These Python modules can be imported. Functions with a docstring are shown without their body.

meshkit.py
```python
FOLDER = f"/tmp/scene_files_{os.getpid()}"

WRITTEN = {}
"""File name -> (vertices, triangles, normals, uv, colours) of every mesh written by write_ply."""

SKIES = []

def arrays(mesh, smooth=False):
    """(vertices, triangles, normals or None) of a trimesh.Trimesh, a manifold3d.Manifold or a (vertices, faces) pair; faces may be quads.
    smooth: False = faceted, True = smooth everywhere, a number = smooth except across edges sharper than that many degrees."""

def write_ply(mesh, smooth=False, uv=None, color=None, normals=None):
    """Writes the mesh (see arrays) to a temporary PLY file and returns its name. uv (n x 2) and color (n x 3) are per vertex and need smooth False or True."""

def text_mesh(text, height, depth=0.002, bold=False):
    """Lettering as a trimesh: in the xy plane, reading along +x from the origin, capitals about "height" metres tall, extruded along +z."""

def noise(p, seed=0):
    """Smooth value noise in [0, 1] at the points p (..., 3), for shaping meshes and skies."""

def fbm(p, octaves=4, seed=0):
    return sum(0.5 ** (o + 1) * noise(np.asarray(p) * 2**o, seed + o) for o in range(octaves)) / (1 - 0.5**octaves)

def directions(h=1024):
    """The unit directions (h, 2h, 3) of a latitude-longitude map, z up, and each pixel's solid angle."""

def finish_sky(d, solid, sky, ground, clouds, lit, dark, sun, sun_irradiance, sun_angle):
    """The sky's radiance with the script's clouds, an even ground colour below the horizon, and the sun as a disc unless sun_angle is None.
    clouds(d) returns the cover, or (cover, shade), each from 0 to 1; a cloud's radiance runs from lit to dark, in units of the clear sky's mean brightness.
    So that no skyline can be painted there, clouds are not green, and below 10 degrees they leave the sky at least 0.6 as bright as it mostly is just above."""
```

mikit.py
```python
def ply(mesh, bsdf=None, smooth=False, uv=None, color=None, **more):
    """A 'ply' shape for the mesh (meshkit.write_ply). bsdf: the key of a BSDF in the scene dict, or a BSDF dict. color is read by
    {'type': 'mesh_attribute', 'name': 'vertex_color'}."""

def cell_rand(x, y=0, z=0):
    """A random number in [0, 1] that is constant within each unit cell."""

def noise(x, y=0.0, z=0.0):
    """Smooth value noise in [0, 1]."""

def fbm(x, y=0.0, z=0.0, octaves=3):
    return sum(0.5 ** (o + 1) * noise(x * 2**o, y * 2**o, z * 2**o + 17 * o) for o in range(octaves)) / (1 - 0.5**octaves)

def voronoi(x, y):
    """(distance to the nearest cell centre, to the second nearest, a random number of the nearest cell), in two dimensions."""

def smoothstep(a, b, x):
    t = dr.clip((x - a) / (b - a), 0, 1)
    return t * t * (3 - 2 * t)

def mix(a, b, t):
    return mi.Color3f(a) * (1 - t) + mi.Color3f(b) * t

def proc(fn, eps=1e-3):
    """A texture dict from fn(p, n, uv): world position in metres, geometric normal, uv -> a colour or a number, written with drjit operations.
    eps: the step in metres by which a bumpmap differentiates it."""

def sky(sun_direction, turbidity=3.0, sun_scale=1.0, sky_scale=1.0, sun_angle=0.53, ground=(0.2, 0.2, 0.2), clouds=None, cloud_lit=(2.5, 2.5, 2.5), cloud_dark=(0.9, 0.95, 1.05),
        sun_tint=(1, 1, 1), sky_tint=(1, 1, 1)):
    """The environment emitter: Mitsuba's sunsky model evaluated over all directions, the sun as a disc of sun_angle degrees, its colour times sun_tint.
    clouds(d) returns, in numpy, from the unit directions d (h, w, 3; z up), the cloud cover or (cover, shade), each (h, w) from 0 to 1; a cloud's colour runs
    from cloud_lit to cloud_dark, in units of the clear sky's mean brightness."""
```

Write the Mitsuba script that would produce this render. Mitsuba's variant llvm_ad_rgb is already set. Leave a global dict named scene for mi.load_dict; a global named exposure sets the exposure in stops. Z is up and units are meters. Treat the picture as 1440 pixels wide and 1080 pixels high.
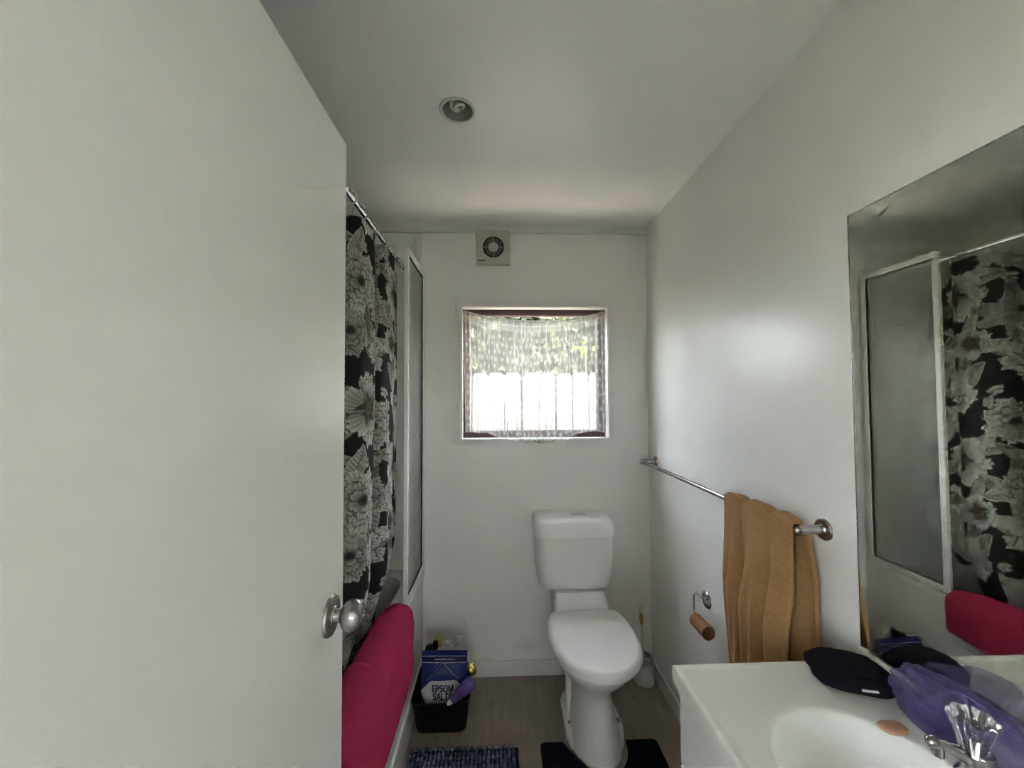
import math, random
import numpy as np, trimesh, manifold3d as m3
import drjit as dr, mitsuba as mi, mikit, meshkit
from mikit import proc, noise, fbm, voronoi, cell_rand, smoothstep, mix
from shapely.geometry import Polygon, Point, LineString, box as sbox
from shapely import affinity

T = mi.ScalarTransform4f
rng = np.random.default_rng(7)
random.seed(7)

# ------------------------------------------------------------------ camera, sky, exposure
YAW, PITCH, ROLL, FPX = 0.03736, 0.03135, -0.00468, 560.0
EYE = np.array([0.0, 0.0, 1.47])
_f = np.array([math.sin(YAW) * math.cos(PITCH), math.cos(YAW) * math.cos(PITCH), math.sin(PITCH)])
_r = np.array([math.cos(YAW), -math.sin(YAW), 0.0])
_u = np.cross(_r, _f)
_up = _u * math.cos(ROLL) - _r * math.sin(ROLL)
exposure = 3.57
scene = {
    "camera": {"type": "perspective", "fov": math.degrees(2 * math.atan(720 / FPX)), "fov_axis": "x", "near_clip": 0.02,
               "to_world": T().look_at(origin=EYE.tolist(), target=(EYE + _f).tolist(), up=_up.tolist())},
}
SUN = (0.78, -0.14, 0.62)
scene["sky"] = mikit.sky(SUN, turbidity=4.0, sun_scale=4.8, sky_scale=14.5, sun_angle=2.0, ground=(0.25, 0.25, 0.22),
                         clouds=lambda d: (np.full(d.shape[:2], 0.55), np.full(d.shape[:2], 0.3)), cloud_lit=(1.6, 1.6, 1.6), cloud_dark=(1.0, 1.0, 1.02), sky_tint=(1.16, 1.0, 0.83))
labels = {}


# ------------------------------------------------------------------ helpers
def obj(key, mesh, mat, smooth=False, label=None, cat=None, group=None, kind=None, **kw):
    n, k = 1, key
    while k in scene:
        k = f"{key}_{n:03d}"
        n += 1
    scene[k] = mikit.ply(mesh, mat, smooth=smooth, **kw)
    tag(k, label, cat, group, kind)
    return k


def tag(k, label=None, cat=None, group=None, kind=None):
    d = {a: b for a, b in (("label", label), ("category", cat), ("group", group), ("kind", kind)) if b}
    if d:
        labels[k] = d


def again(key, k0, to_world=None):
    n, k = 1, key
    while k in scene:
        k = f"{key}_{n:03d}"
        n += 1
    scene[k] = {**scene[k0], **({"to_world": to_world} if to_world is not None else {})}
    return k


def tri(m):
    if hasattr(m, "to_mesh"):
        q = m.to_mesh()
        return trimesh.Trimesh(np.array(q.vert_properties[:, :3], float), np.array(q.tri_verts), process=False)
    return m


def cat(*ms):
    return trimesh.util.concatenate([tri(m) for m in ms])


def bx(x0, x1, y0, y1, z0, z1):
    return m3.Manifold.cube([x1 - x0, y1 - y0, z1 - z0]).translate([x0, y0, z0])


def rbx(x0, x1, y0, y1, z0, z1, r=0.004, seg=12):
    s = m3.Manifold.sphere(r, seg)
    return m3.Manifold.batch_hull([s.translate([x, y, z]) for x in (x0 + r, x1 - r) for y in (y0 + r, y1 - r) for z in (z0 + r, z1 - r)])


def hull(*spheres, seg=16):
    return m3.Manifold.batch_hull([m3.Manifold.sphere(r, seg).translate([float(x), float(y), float(z)]) for x, y, z, r in spheres])


def axis_to(mesh, direction, at=(0, 0, 0)):
    m = tri(mesh).copy()
    m.apply_transform(trimesh.geometry.align_vectors([0, 0, 1], direction))
    m.apply_translation(at)
    return m


def lathe(profile, n=32, direction=(0, 0, 1), at=(0, 0, 0)):
    m = trimesh.creation.revolve(np.array(profile, float), sections=n)
    return axis_to(m, direction, at)


def spline(pts, n=60, closed=False):
    from scipy.interpolate import CubicSpline
    p = np.array(pts, float)
    if closed:
        p = np.vstack([p, p[:1]])
    t = np.concatenate([[0], np.cumsum(np.linalg.norm(np.diff(p, axis=0), axis=1))])
    return CubicSpline(t, p, bc_type="periodic" if closed else "natural")(np.linspace(0, t[-1], n))


def tube(pts, r, sides=10, caps=True):
    p = np.array(pts, float)
    rr = np.broadcast_to(np.array(r, float), (len(p),))
    t = np.gradient(p, axis=0)
    t /= np.linalg.norm(t, axis=1, keepdims=True)
    a = np.cross(t[0], [0.3, 0.2, 1.0] if abs(t[0][2]) < 0.9 else [1.0, 0.2, 0.1])
    A = []
    for k in range(len(p)):
        a = a - t[k] * (a @ t[k])
        a /= np.linalg.norm(a)
        A.append(a)
    A = np.array(A)
    B = np.cross(t, A)
    ang = np.arange(sides) * 2 * np.pi / sides
    rings = p[:, None] + rr[:, None, None] * (np.cos(ang)[None, :, None] * A[:, None] + np.sin(ang)[None, :, None] * B[:, None])
    return loft(rings, caps)


def loft(rings, caps=True):
    """rings: (m, n, 3) closed rings, in order along the axis."""
    R = np.asarray(rings, float)
    m, n = R.shape[:2]
    i, j = np.meshgrid(np.arange(m - 1), np.arange(n), indexing="ij")
    j2 = (j + 1) % n
    f = np.concatenate([np.stack([i * n + j, i * n + j2, (i + 1) * n + j2], -1).reshape(-1, 3), np.stack([i * n + j, (i + 1) * n + j2, (i + 1) * n + j], -1).reshape(-1, 3)])
    v = R.reshape(-1, 3)
    if caps:
        v = np.vstack([v, R[0].mean(0), R[-1].mean(0)])
        k = np.arange(n)
        f = np.vstack([f, np.stack([(k + 1) % n, k, np.full(n, m * n)], -1), np.stack([(m - 1) * n + k, (m - 1) * n + (k + 1) % n, np.full(n, m * n + 1)], -1)])
    out = trimesh.Trimesh(v, f, process=False)
    if out.volume < 0:
        out.invert()
    return out


def grid_faces(a, b):
    i, j = np.meshgrid(np.arange(a - 1), np.arange(b - 1), indexing="ij")
    q = np.stack([i * b + j, (i + 1) * b + j, (i + 1) * b + j + 1, i * b + j + 1], -1).reshape(-1, 4)
    return np.vstack([q[:, [0, 1, 2]], q[:, [0, 2, 3]]])


def sheet(P):
    a, b = P.shape[:2]
    return trimesh.Trimesh(P.reshape(-1, 3), grid_faces(a, b), process=False)


def shell(P, th):
    """closed cloth with rounded-off thickness from a grid of points"""
    a, b = P.shape[:2]
    du, dv = np.gradient(P, axis=0), np.gradient(P, axis=1)
    n = np.cross(du, dv)
    n /= np.linalg.norm(n, axis=2, keepdims=True) + 1e-12
    w = np.minimum.outer(np.minimum(np.arange(a), np.arange(a)[::-1]), np.full(b, 99))
    w = np.minimum(w, np.minimum(np.arange(b), np.arange(b)[::-1])[None])
    h = (th / 2) * np.clip((w + 0.6) / 3.0, 0.2, 1) ** 0.5
    top, bot = P + n * h[..., None], P - n * h[..., None]
    f = grid_faces(a, b)
    N = a * b
    loop = np.concatenate([np.arange(b), np.arange(1, a) * b + b - 1, (a - 1) * b + np.arange(b - 2, -1, -1), np.arange(a - 2, 0, -1) * b])
    l2 = np.roll(loop, -1)
    side = np.vstack([np.stack([loop, l2, l2 + N], -1), np.stack([loop, l2 + N, loop + N], -1)])
    m = trimesh.Trimesh(np.vstack([top.reshape(-1, 3), bot.reshape(-1, 3)]), np.vstack([f, f[:, ::-1] + N, side]), process=False)
    if m.volume < 0:
        m.invert()
    return m


def extrude(poly, h, z=0.0):
    parts = [trimesh.creation.extrude_polygon(g, h, engine="earcut") for g in getattr(poly, "geoms", [poly])]
    m = trimesh.util.concatenate(parts)
    m.apply_translation([0, 0, z])
    return m


def soft_extrude(poly, h, r, z=0.0, steps=4):
    """extrusion whose top edge is rounded by stacked insets (simply connected polygons)"""
    mf = None
    for k in range(steps + 1):
        t = k / steps
        inset, top = r * (1 - math.cos(t * math.pi / 2)), h - r + r * math.sin(t * math.pi / 2)
        g = poly.buffer(-inset) if inset > 1e-6 else poly
        ring = np.array(g.exterior.coords)[:-1]
        cs = m3.CrossSection([ring if g.exterior.is_ccw else ring[::-1]])
        part = m3.Manifold.extrude(cs, top)
        mf = part if mf is None else mf + part
    return mf.translate([0, 0, z])


def ss(a, b, x):
    t = np.clip((x - a) / (b - a), 0, 1)
    return t * t * (3 - 2 * t)


def hash2(i, j, s=0):
    return np.modf(np.abs(np.sin(i * 127.1 + j * 311.7 + s * 74.7) * 43758.5453))[0]


# ------------------------------------------------------------------ materials
def rgb(r, g=None, b=None):
    return {"type": "rgb", "value": [r, g if g is not None else r, b if b is not None else r]}


def two(b):
    return {"type": "twosided", "bsdf": b}


def rp(c, alpha=0.3, ior=1.5):
    return {"type": "roughplastic", "diffuse_reflectance": c if isinstance(c, dict) else rgb(*c), "alpha": alpha, "int_ior": ior, "nonlinear": False, "distribution": "ggx"}


def dif(c):
    return two({"type": "diffuse", "reflectance": c if isinstance(c, dict) else rgb(*c)})


def bump(fn, bsdf, eps=1e-3):
    return two({"type": "bumpmap", "arbitrary": proc(fn, eps), "bsdf": bsdf, "scale": 1.0})


def stipple(p, n, uv):
    return 0.00022 * fbm(p.x * 140, p.y * 140, p.z * 140, 2) + 0.0009 * noise(p.x * 9, p.y * 9, p.z * 9)


def paint_mottle(a, b):
    def fn(p, n, uv):
        return mix(a, b, fbm(p.x * 2.3, p.y * 2.3, p.z * 2.3, 3))
    return proc(fn)


def wall_colour(p, n, uv):
    base = mix((0.84, 0.835, 0.80), (0.80, 0.795, 0.76), fbm(p.x * 2.1, p.y * 2.1, p.z * 2.1, 3))
    scuff = smoothstep(0.66, 0.8, noise(p.x * 13, p.y * 13, p.z * 13)) * smoothstep(0.3, 0.0, p.z)
    return mix(base, (0.45, 0.42, 0.37), scuff * 0.35)


def floor_colour(p, n, uv):
    streak = fbm(p.x * 90, p.y * 9, 0.0, 3)
    fine = fbm(p.x * 260, p.y * 40, 3.0, 2)
    blot = fbm(p.x * 3, p.y * 3, 7.0, 3)
    c = mix((0.35, 0.285, 0.22), (0.55, 0.465, 0.38), streak * 0.7 + fine * 0.3)
    c = mix(c, (0.25, 0.19, 0.135), smoothstep(0.45, 0.75, blot) * 0.45)
    speck = smoothstep(0.965, 0.985, noise(p.x * 55, p.y * 55, 1.0))
    return mix(c, (0.06, 0.045, 0.03), speck * 0.8)


def terry(p, n, uv):
    return 0.0016 * fbm(p.x * 420, p.y * 420, p.z * 420, 2)


def terry_colour(a, b):
    def fn(p, n, uv):
        return mix(a, b, fbm(p.x * 300, p.y * 300, p.z * 300, 2) * 0.75 + 0.25 * fbm(p.x * 14, p.y * 14, p.z * 14, 2))
    return proc(fn)


def knit(p, n, uv):
    return 0.0012 * fbm(p.x * 260, p.y * 260, p.z * 260, 2)


M = scene
M["mat_wall"] = bump(stipple, rp(proc(wall_colour), 0.07, 1.58))
M["mat_ceiling"] = bump(stipple, rp(paint_mottle((0.88, 0.875, 0.84), (0.85, 0.845, 0.81)), 0.07, 1.58))
M["mat_trim"] = two(rp((0.82, 0.815, 0.78), 0.2))
M["mat_white_gloss"] = two(rp((0.80, 0.795, 0.77), 0.12))
M["mat_door"] = bump(lambda p, n, uv: 0.00010 * fbm(p.x * 190, p.y * 190, p.z * 190, 2) + 0.0007 * noise(p.x * 8, p.y * 8, p.z * 8), rp((0.82, 0.815, 0.785), 0.05, 1.58))
M["mat_floor"] = two(rp(proc(floor_colour), 0.35))
M["mat_plaster_exterior"] = dif((0.55, 0.54, 0.5))
M["mat_chrome"] = two({"type": "roughconductor", "material": "Cr", "alpha": 0.05, "distribution": "ggx", "specular_reflectance": rgb(0.66, 0.65, 0.61)})
M["mat_satin_steel"] = two({"type": "roughconductor", "material": "Cr", "alpha": 0.12, "distribution": "ggx", "specular_reflectance": rgb(0.62, 0.61, 0.57)})
M["mat_ceramic"] = two(rp((0.79, 0.79, 0.765), 0.05))
M["mat_seat_plastic"] = two(rp((0.87, 0.87, 0.85), 0.07))
M["mat_cream_plastic"] = two(rp((0.60, 0.56, 0.46), 0.2))
M["mat_dark_void"] = dif((0.02, 0.015, 0.015))
M["mat_basin"] = two(rp((0.82, 0.815, 0.75), 0.16))
M["mat_cabinet"] = two(rp((0.80, 0.80, 0.78), 0.15))
M["mat_bronze"] = two(rp((0.085, 0.04, 0.04), 0.25))
M["mat_pane"] = {"type": "thindielectric"}
M["mat_mirror"] = two({"type": "conductor", "material": "Ag", "specular_reflectance": rgb(0.78, 0.82, 0.78)})
M["mat_mirror_edge"] = two({"type": "bumpmap", "arbitrary": proc(lambda p, n, uv: 0.004 * fbm(p.y * 300, p.z * 70, p.x * 300, 2)), "bsdf": {"type": "roughconductor", "material": "Cr", "alpha": 0.08, "specular_reflectance": rgb(0.6)}, "scale": 1.0})
M["mat_smudge"] = dif((0.05, 0.045, 0.04))
M["mat_obscure"] = {"type": "bumpmap", "arbitrary": proc(lambda p, n, uv: 0.0011 * fbm(p.y * 170, p.z * 170, p.x * 170, 2)), "scale": 1.0,
                    "bsdf": {"type": "principledthin", "base_color": rgb(0.86, 0.89, 0.87), "roughness": 0.38, "spec_trans": 0.88, "eta": 1.5, "diff_trans": 0.6}}
M["mat_tan_towel"] = bump(terry, {"type": "principled", "base_color": terry_colour((0.23, 0.122, 0.047), (0.41, 0.240, 0.112)), "roughness": 0.95, "sheen": 0.6, "specular": 0.1})
M["mat_pink_towel"] = bump(terry, {"type": "principled", "base_color": terry_colour((0.20, 0.014, 0.038), (0.34, 0.030, 0.070)), "roughness": 0.95, "sheen": 0.5, "specular": 0.1})
M["mat_black_knit"] = bump(knit, {"type": "principled", "base_color": rgb(0.008, 0.008, 0.011), "roughness": 0.95, "sheen": 0.03, "specular": 0.05})
M["mat_black_mat"] = bump(knit, {"type": "principled", "base_color": rgb(0.006, 0.007, 0.013), "roughness": 0.95, "specular": 0.05})
M["mat_chenille"] = bump(knit, {"type": "principled", "base_color": proc(lambda p, n, uv: mix((0.028, 0.034, 0.060), (0.155, 0.175, 0.235), cell_rand(p.x / 0.0168 + 500, p.y / 0.0196 + 500) * 0.75 + 0.25 * noise(p.x * 12, p.y * 12))), "roughness": 0.9, "sheen": 0.5, "specular": 0.1})
M["mat_navy_backing"] = dif((0.010, 0.013, 0.026))
M["mat_black_plastic"] = two({"type": "principled", "base_color": rgb(0.004, 0.004, 0.005), "roughness": 0.5, "specular": 0.15})
M["mat_white_plastic"] = two(rp((0.74, 0.73, 0.70), 0.2))
M["mat_offwhite_plastic"] = two(rp((0.60, 0.56, 0.50), 0.25))
M["mat_clear_plastic"] = two(rp((0.50, 0.50, 0.49), 0.15))
M["mat_ochre_plastic"] = two(rp((0.45, 0.27, 0.06), 0.25))
M["mat_yellow_plastic"] = two(rp((0.55, 0.37, 0.06), 0.25))
M["mat_gold"] = two({"type": "roughconductor", "material": "Au", "alpha": 0.12})
M["mat_blue_pouch"] = two({"type": "principled", "base_color": proc(lambda p, n, uv: mix((0.010, 0.015, 0.085), (0.026, 0.034, 0.16), fbm(p.x * 40, p.y * 40, p.z * 40, 3))), "roughness": 0.35, "specular": 0.2})
M["mat_navy_print"] = two({"type": "principled", "base_color": rgb(0.009, 0.012, 0.045), "roughness": 0.4, "specular": 0.2})
M["mat_slate_print"] = two({"type": "principled", "base_color": rgb(0.045, 0.055, 0.12), "roughness": 0.4, "specular": 0.2})
M["mat_white_print"] = two(rp((0.56, 0.56, 0.57), 0.25))
M["mat_pale_line"] = two(rp((0.22, 0.25, 0.38), 0.25))
M["mat_purple_plastic"] = two(rp((0.13, 0.075, 0.34), 0.25))
M["mat_violet_print"] = two(rp((0.10, 0.055, 0.17), 0.25))
M["mat_purple_inner"] = two(rp((0.060, 0.025, 0.19), 0.4))
M["mat_card"] = dif((0.27, 0.145, 0.075))
M["mat_card_inside"] = dif((0.16, 0.12, 0.105))
M["mat_soap"] = two(rp((0.60, 0.33, 0.20), 0.3))
M["mat_crystal"] = {"type": "dielectric", "int_ior": 1.49}
M["mat_organza"] = {"type": "blendbsdf", "weight": proc(lambda p, n, uv: 0.24 + 0.36 * fbm(p.x * 55, p.y * 55, p.z * 55, 2)),
                    "bsdf_0": {"type": "thindielectric", "int_ior": 1.0, "ext_ior": 1.0},
                    "bsdf_1": {"type": "principledthin", "base_color": rgb(0.175, 0.135, 0.30), "roughness": 0.4, "diff_trans": 0.7, "eta": 1.3}}
M["mat_white_metal"] = two(rp((0.76, 0.76, 0.74), 0.15))
M["mat_rod"] = two({"type": "roughconductor", "material": "Al", "alpha": 0.12})
M["mat_ring"] = two(rp((0.62, 0.62, 0.60), 0.2))
M["mat_can_inside"] = two(rp((0.62, 0.61, 0.58), 0.25))
M["mat_tub"] = two(rp((0.75, 0.75, 0.72), 0.12))
M["mat_curtain"] = two({"type": "principled", "base_color": {"type": "mesh_attribute", "name": "vertex_color"}, "roughness": 0.7, "specular": 0.12})
M["mat_picket"] = two(rp(proc(lambda p, n, uv: mix((0.155, 0.158, 0.172), (0.11, 0.113, 0.13), fbm(p.x * 30, p.y * 30, p.z * 3, 3))), 0.4))
M["mat_leaf"] = {"type": "principledthin", "base_color": proc(lambda p, n, uv: mix((0.04, 0.055, 0.027), (0.26, 0.285, 0.20), cell_rand(p.x * 11 + 300, p.y * 11 + 300, p.z * 11) ** 2.2)), "roughness": 0.5, "diff_trans": 0.8, "eta": 1.4}
M["mat_leaf_lime"] = {"type": "principledthin", "base_color": rgb(0.16, 0.24, 0.05), "roughness": 0.5, "diff_trans": 0.9, "eta": 1.4}
M["mat_bark"] = dif((0.22, 0.18, 0.14))
M["mat_hall_floor"] = two(rp((0.68, 0.65, 0.58), 0.3))
M["mat_path"] = dif((0.78, 0.77, 0.74))
M["mat_soil"] = dif(proc(lambda p, n, uv: mix((0.22, 0.21, 0.17), (0.34, 0.33, 0.28), fbm(p.x * 5, p.y * 5, 0.0, 3))))


def lace_weight(p, n, uv):
    """thread cover of the net: plain mesh, gathered pleats, embroidered sprigs, heading band and hem"""
    u, v = uv.x, uv.y
    cover = mi.Float(0.30)
    w = u + 0.035 * (noise(u * 7, 3.0) - 0.5) + 0.05 * (u - 0.5) * v * (noise(u * 11, 8.0) - 0.2)
    pl = dr.abs(dr.sin(w * 3.14159 * 23))
    cover = cover + 0.60 * smoothstep(0.20, 0.05, pl) * (0.35 + 0.65 * smoothstep(0.25, 0.6, noise(w * 23 + 0.5, v * 3.0)))
    su, sv = u * 30.0, v * 22.0
    row = dr.floor(sv)
    su = su + 0.5 * (row - 2 * dr.floor(row / 2))
    cx, cy = dr.floor(su), row
    dx = su - cx - 0.3 - 0.4 * cell_rand(cx, cy, 1)
    dy = sv - cy - 0.3 - 0.4 * cell_rand(cx, cy, 2)
    ring = smoothstep(0.10, 0.04, dr.abs(dr.sqrt(dx * dx + dy * dy) - 0.14))
    s = dx - dy * 0.6 + 0.28 * dr.sin(dy * 9)
    stem = smoothstep(0.09, 0.02, dr.abs(s - 0.12)) * smoothstep(0.5, 0.42, dr.abs(dy)) * smoothstep(0.42, 0.3, dr.abs(dx))
    cover = dr.maximum(cover, 0.85 * dr.maximum(ring, stem) * smoothstep(0.085, 0.11, v))
    band = smoothstep(0.075, 0.066, v)
    cover = cover + band * (0.22 + 0.25 * smoothstep(0.5, 0.1, dr.abs(dr.sin(u * 3.14159 * 62 + 2 * noise(u * 40)))))
    cover = cover + 0.35 * smoothstep(0.008, 0.002, dr.abs(v - 0.036))
    return dr.clip(cover, 0, 0.97)


M["mat_lace"] = {"type": "blendbsdf", "weight": proc(lace_weight),
                 "bsdf_0": {"type": "thindielectric", "int_ior": 1.0, "ext_ior": 1.0},
                 "bsdf_1": {"type": "principledthin", "base_color": rgb(0.60, 0.58, 0.54), "roughness": 0.8, "diff_trans": 0.45, "eta": 1.2}}

# ------------------------------------------------------------------ the room shell
XL, XR, YB, ZC = -1.09, 0.825, 2.15, 2.40          # left wall, right wall, back wall, ceiling
YH = -2.60                                          # far end of the hall behind the camera
WX0, WX1, WZ0, WZ1 = -0.197, 0.612, 1.234, 1.964    # window opening

obj("floor_hall", bx(XL - .12, XR + .12, YH - .12, -.03, -0.1, 0), "mat_hall_floor", kind="structure", label="pale hall floor")
obj("floor", bx(XL - .12, XR + .12, -.03, YB + .12, -0.1, 0), "mat_floor", kind="structure", label="worn beige vinyl floor with fine streaks")
can_hole = m3.Manifold.cylinder(0.3, 0.0495, 0.0495, 48).translate([-0.126, 1.27, 2.35])
obj("ceiling", bx(XL - .12, XR + .12, YH - .12, YB + .18, ZC, ZC + .2) - can_hole, "mat_ceiling", smooth=20, kind="structure", label="plain off-white painted ceiling")
obj("wall_back", bx(XL - .12, XR + .12, YB, YB + .12, 0, ZC) - bx(WX0, WX1, YB - .1, YB + .3, WZ0, WZ1), "mat_wall", kind="structure", label="off-white back wall with the window and extractor fan")
obj("wall_right", bx(XR, XR + .12, YH, YB, 0, ZC), "mat_wall", kind="structure", label="glossy off-white right wall with the towel rail and mirror")
HY0, HY1, HZ0, HZ1 = -1.60, -0.60, 0.80, 2.15
obj("wall_left", bx(XL - .12, XL, YH, YB, 0, ZC) - bx(XL - .3, XL + .1, HY0, HY1, HZ0, HZ1), "mat_wall", kind="structure", label="off-white wall along the far side of the bath")
obj("wall_front", bx(XL, XR, -.07, .03, 0, ZC) - bx(-.335, .46, -.2, .2, -1, 2.0), "mat_wall", kind="structure", label="wall with the bathroom doorway")
EX0, EX1, EZ0, EZ1 = -.15, .35, 1.30, 1.90
obj("wall_hall", bx(XL - .12, XR + .12, YH - .12, YH, 0, ZC) - bx(EX0, EX1, YH - .3, YH + .1, EZ0, EZ1), "mat_wall", kind="structure", label="hall wall opposite the bathroom")
# lining boards of the bath alcove (thicker than the rest of the back wall), batten and cornice boards
obj("trim_1", bx(-.402, XR, YB - .016, YB, 2.36, ZC), "mat_trim", kind="structure", label="flat cornice board above the window")
obj("trim_2", bx(XL, -.402, YB - .030, YB, 2.352, ZC), "mat_trim", kind="structure", label="thicker cornice board above the bath end")
obj("trim_3", bx(XL, XL + .02, .03, YB - .03, 2.352, ZC), "mat_trim", kind="structure", label="cornice board along the wall beside the bath")
obj("trim_4", rbx(-.434, -.402, YB - .022, YB, .565, 2.352, .003), "mat_trim", smooth=30, kind="structure", label="narrow vertical batten beside the shower screen")
obj("wall_back__lining", bx(XL, -.434, YB - .010, YB, .565, 2.352), "mat_wall")
obj("baseboard_back", rbx(-.378, .811, YB - .014, YB, 0, .079, .004), "mat_trim", smooth=30, kind="structure", label="low white skirting board on the back wall")
obj("baseboard_right", rbx(XR - .014, XR, .886, YB - .014, 0, .079, .004), "mat_trim", smooth=30, kind="structure", label="low white skirting board on the right wall")

# window: white reveal frame, bronze sash, pane
fr = bx(-.218, .630, YB - .012, YB + .002, 1.213, 1.985) - bx(WX0 + .006, WX1 - .006, YB - .1, YB + .1, WZ0 + .006, WZ1 - .006)
rv = bx(WX0, WX1, YB - .006, YB + .066, WZ0, WZ1) - bx(WX0 + .010, WX1 - .010, YB - .1, YB + .2, WZ0 + .010, WZ1 - .010)
obj("window_1", fr, "mat_trim", kind="structure", label="square window with a bronze sash behind a net curtain")
obj("window_1__reveal", rv, "mat_white_gloss", label="bright white inner reveal")
GX0, GX1, GZ0, GZ1 = -.154, .563, 1.281, 1.924
sash = bx(WX0 + .001, WX1 - .001, YB + .066, YB + .11, WZ0 + .001, WZ1 - .001) - bx(GX0, GX1, YB, YB + .2, GZ0, GZ1)
bead = bx(GX0 - .016, GX1 + .016, YB + .058, YB + .068, GZ0 - .016, GZ1 + .016) - bx(GX0 - .004, GX1 + .004, YB, YB + .2, GZ0 - .004, GZ1 + .004)
obj("window_1__sash", sash, "mat_bronze", label="dark bronze aluminium sash")
obj("window_1__glazing_bead", bead, "mat_bronze")
_pane = trimesh.Trimesh([[GX0, YB + .085, GZ0], [GX1, YB + .085, GZ0], [GX1, YB + .085, GZ1], [GX0, YB + .085, GZ1]], [[0, 1, 2], [0, 2, 3]], process=False)
obj("window_1__pane", _pane, "mat_pane")
# hall windows, behind the camera
ym = (HY0 + HY1) / 2
obj("window_2", bx(XL - .10, XL - .02, HY0, HY1, HZ0, HZ1) - (bx(-9, 9, HY0 + .05, ym - .02, HZ0 + .05, HZ1 - .05) + bx(-9, 9, ym + .02, HY1 - .05, HZ0 + .05, HZ1 - .05)),
    "mat_white_gloss", kind="structure", label="tall two-light window on the side of the hall")
obj("window_3", bx(EX0, EX1, YH - .10, YH - .02, EZ0, EZ1) - bx(EX0 + .04, EX1 - .04, -9, 9, EZ0 + .04, EZ1 - .04), "mat_white_gloss", kind="structure", label="small window at the end of the hall")

# door: open leaf parallel to the bath
DX, DY0, DY1 = -0.300, 0.035, 0.797
obj("door_1", rbx(DX - .036, DX, DY0, DY1, .008, 1.976, .0025), "mat_door", smooth=30, kind="structure", label="plain white painted door standing open on the left")
fr = (bx(-.352, -.335, -.085, .032, 0, 2.0) + bx(.46, .477, -.085, .032, 0, 2.0) + bx(-.352, .477, -.085, .032, 2.0, 2.017))
arch = (bx(-.40, -.345, .03, .046, 0, 2.07) + bx(.47, .525, .03, .046, 0, 2.07) + bx(-.40, .525, .03, .046, 2.012, 2.07))
obj("door_1__frame", fr + arch, "mat_trim")
KY, KZ = .736, 1.080
plate = [(0, 0), (.0345, 0), (.0350, .002), (.0330, .0055), (.026, .0075), (.0165, .008), (.0150, .010), (0, .0101)]
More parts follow.
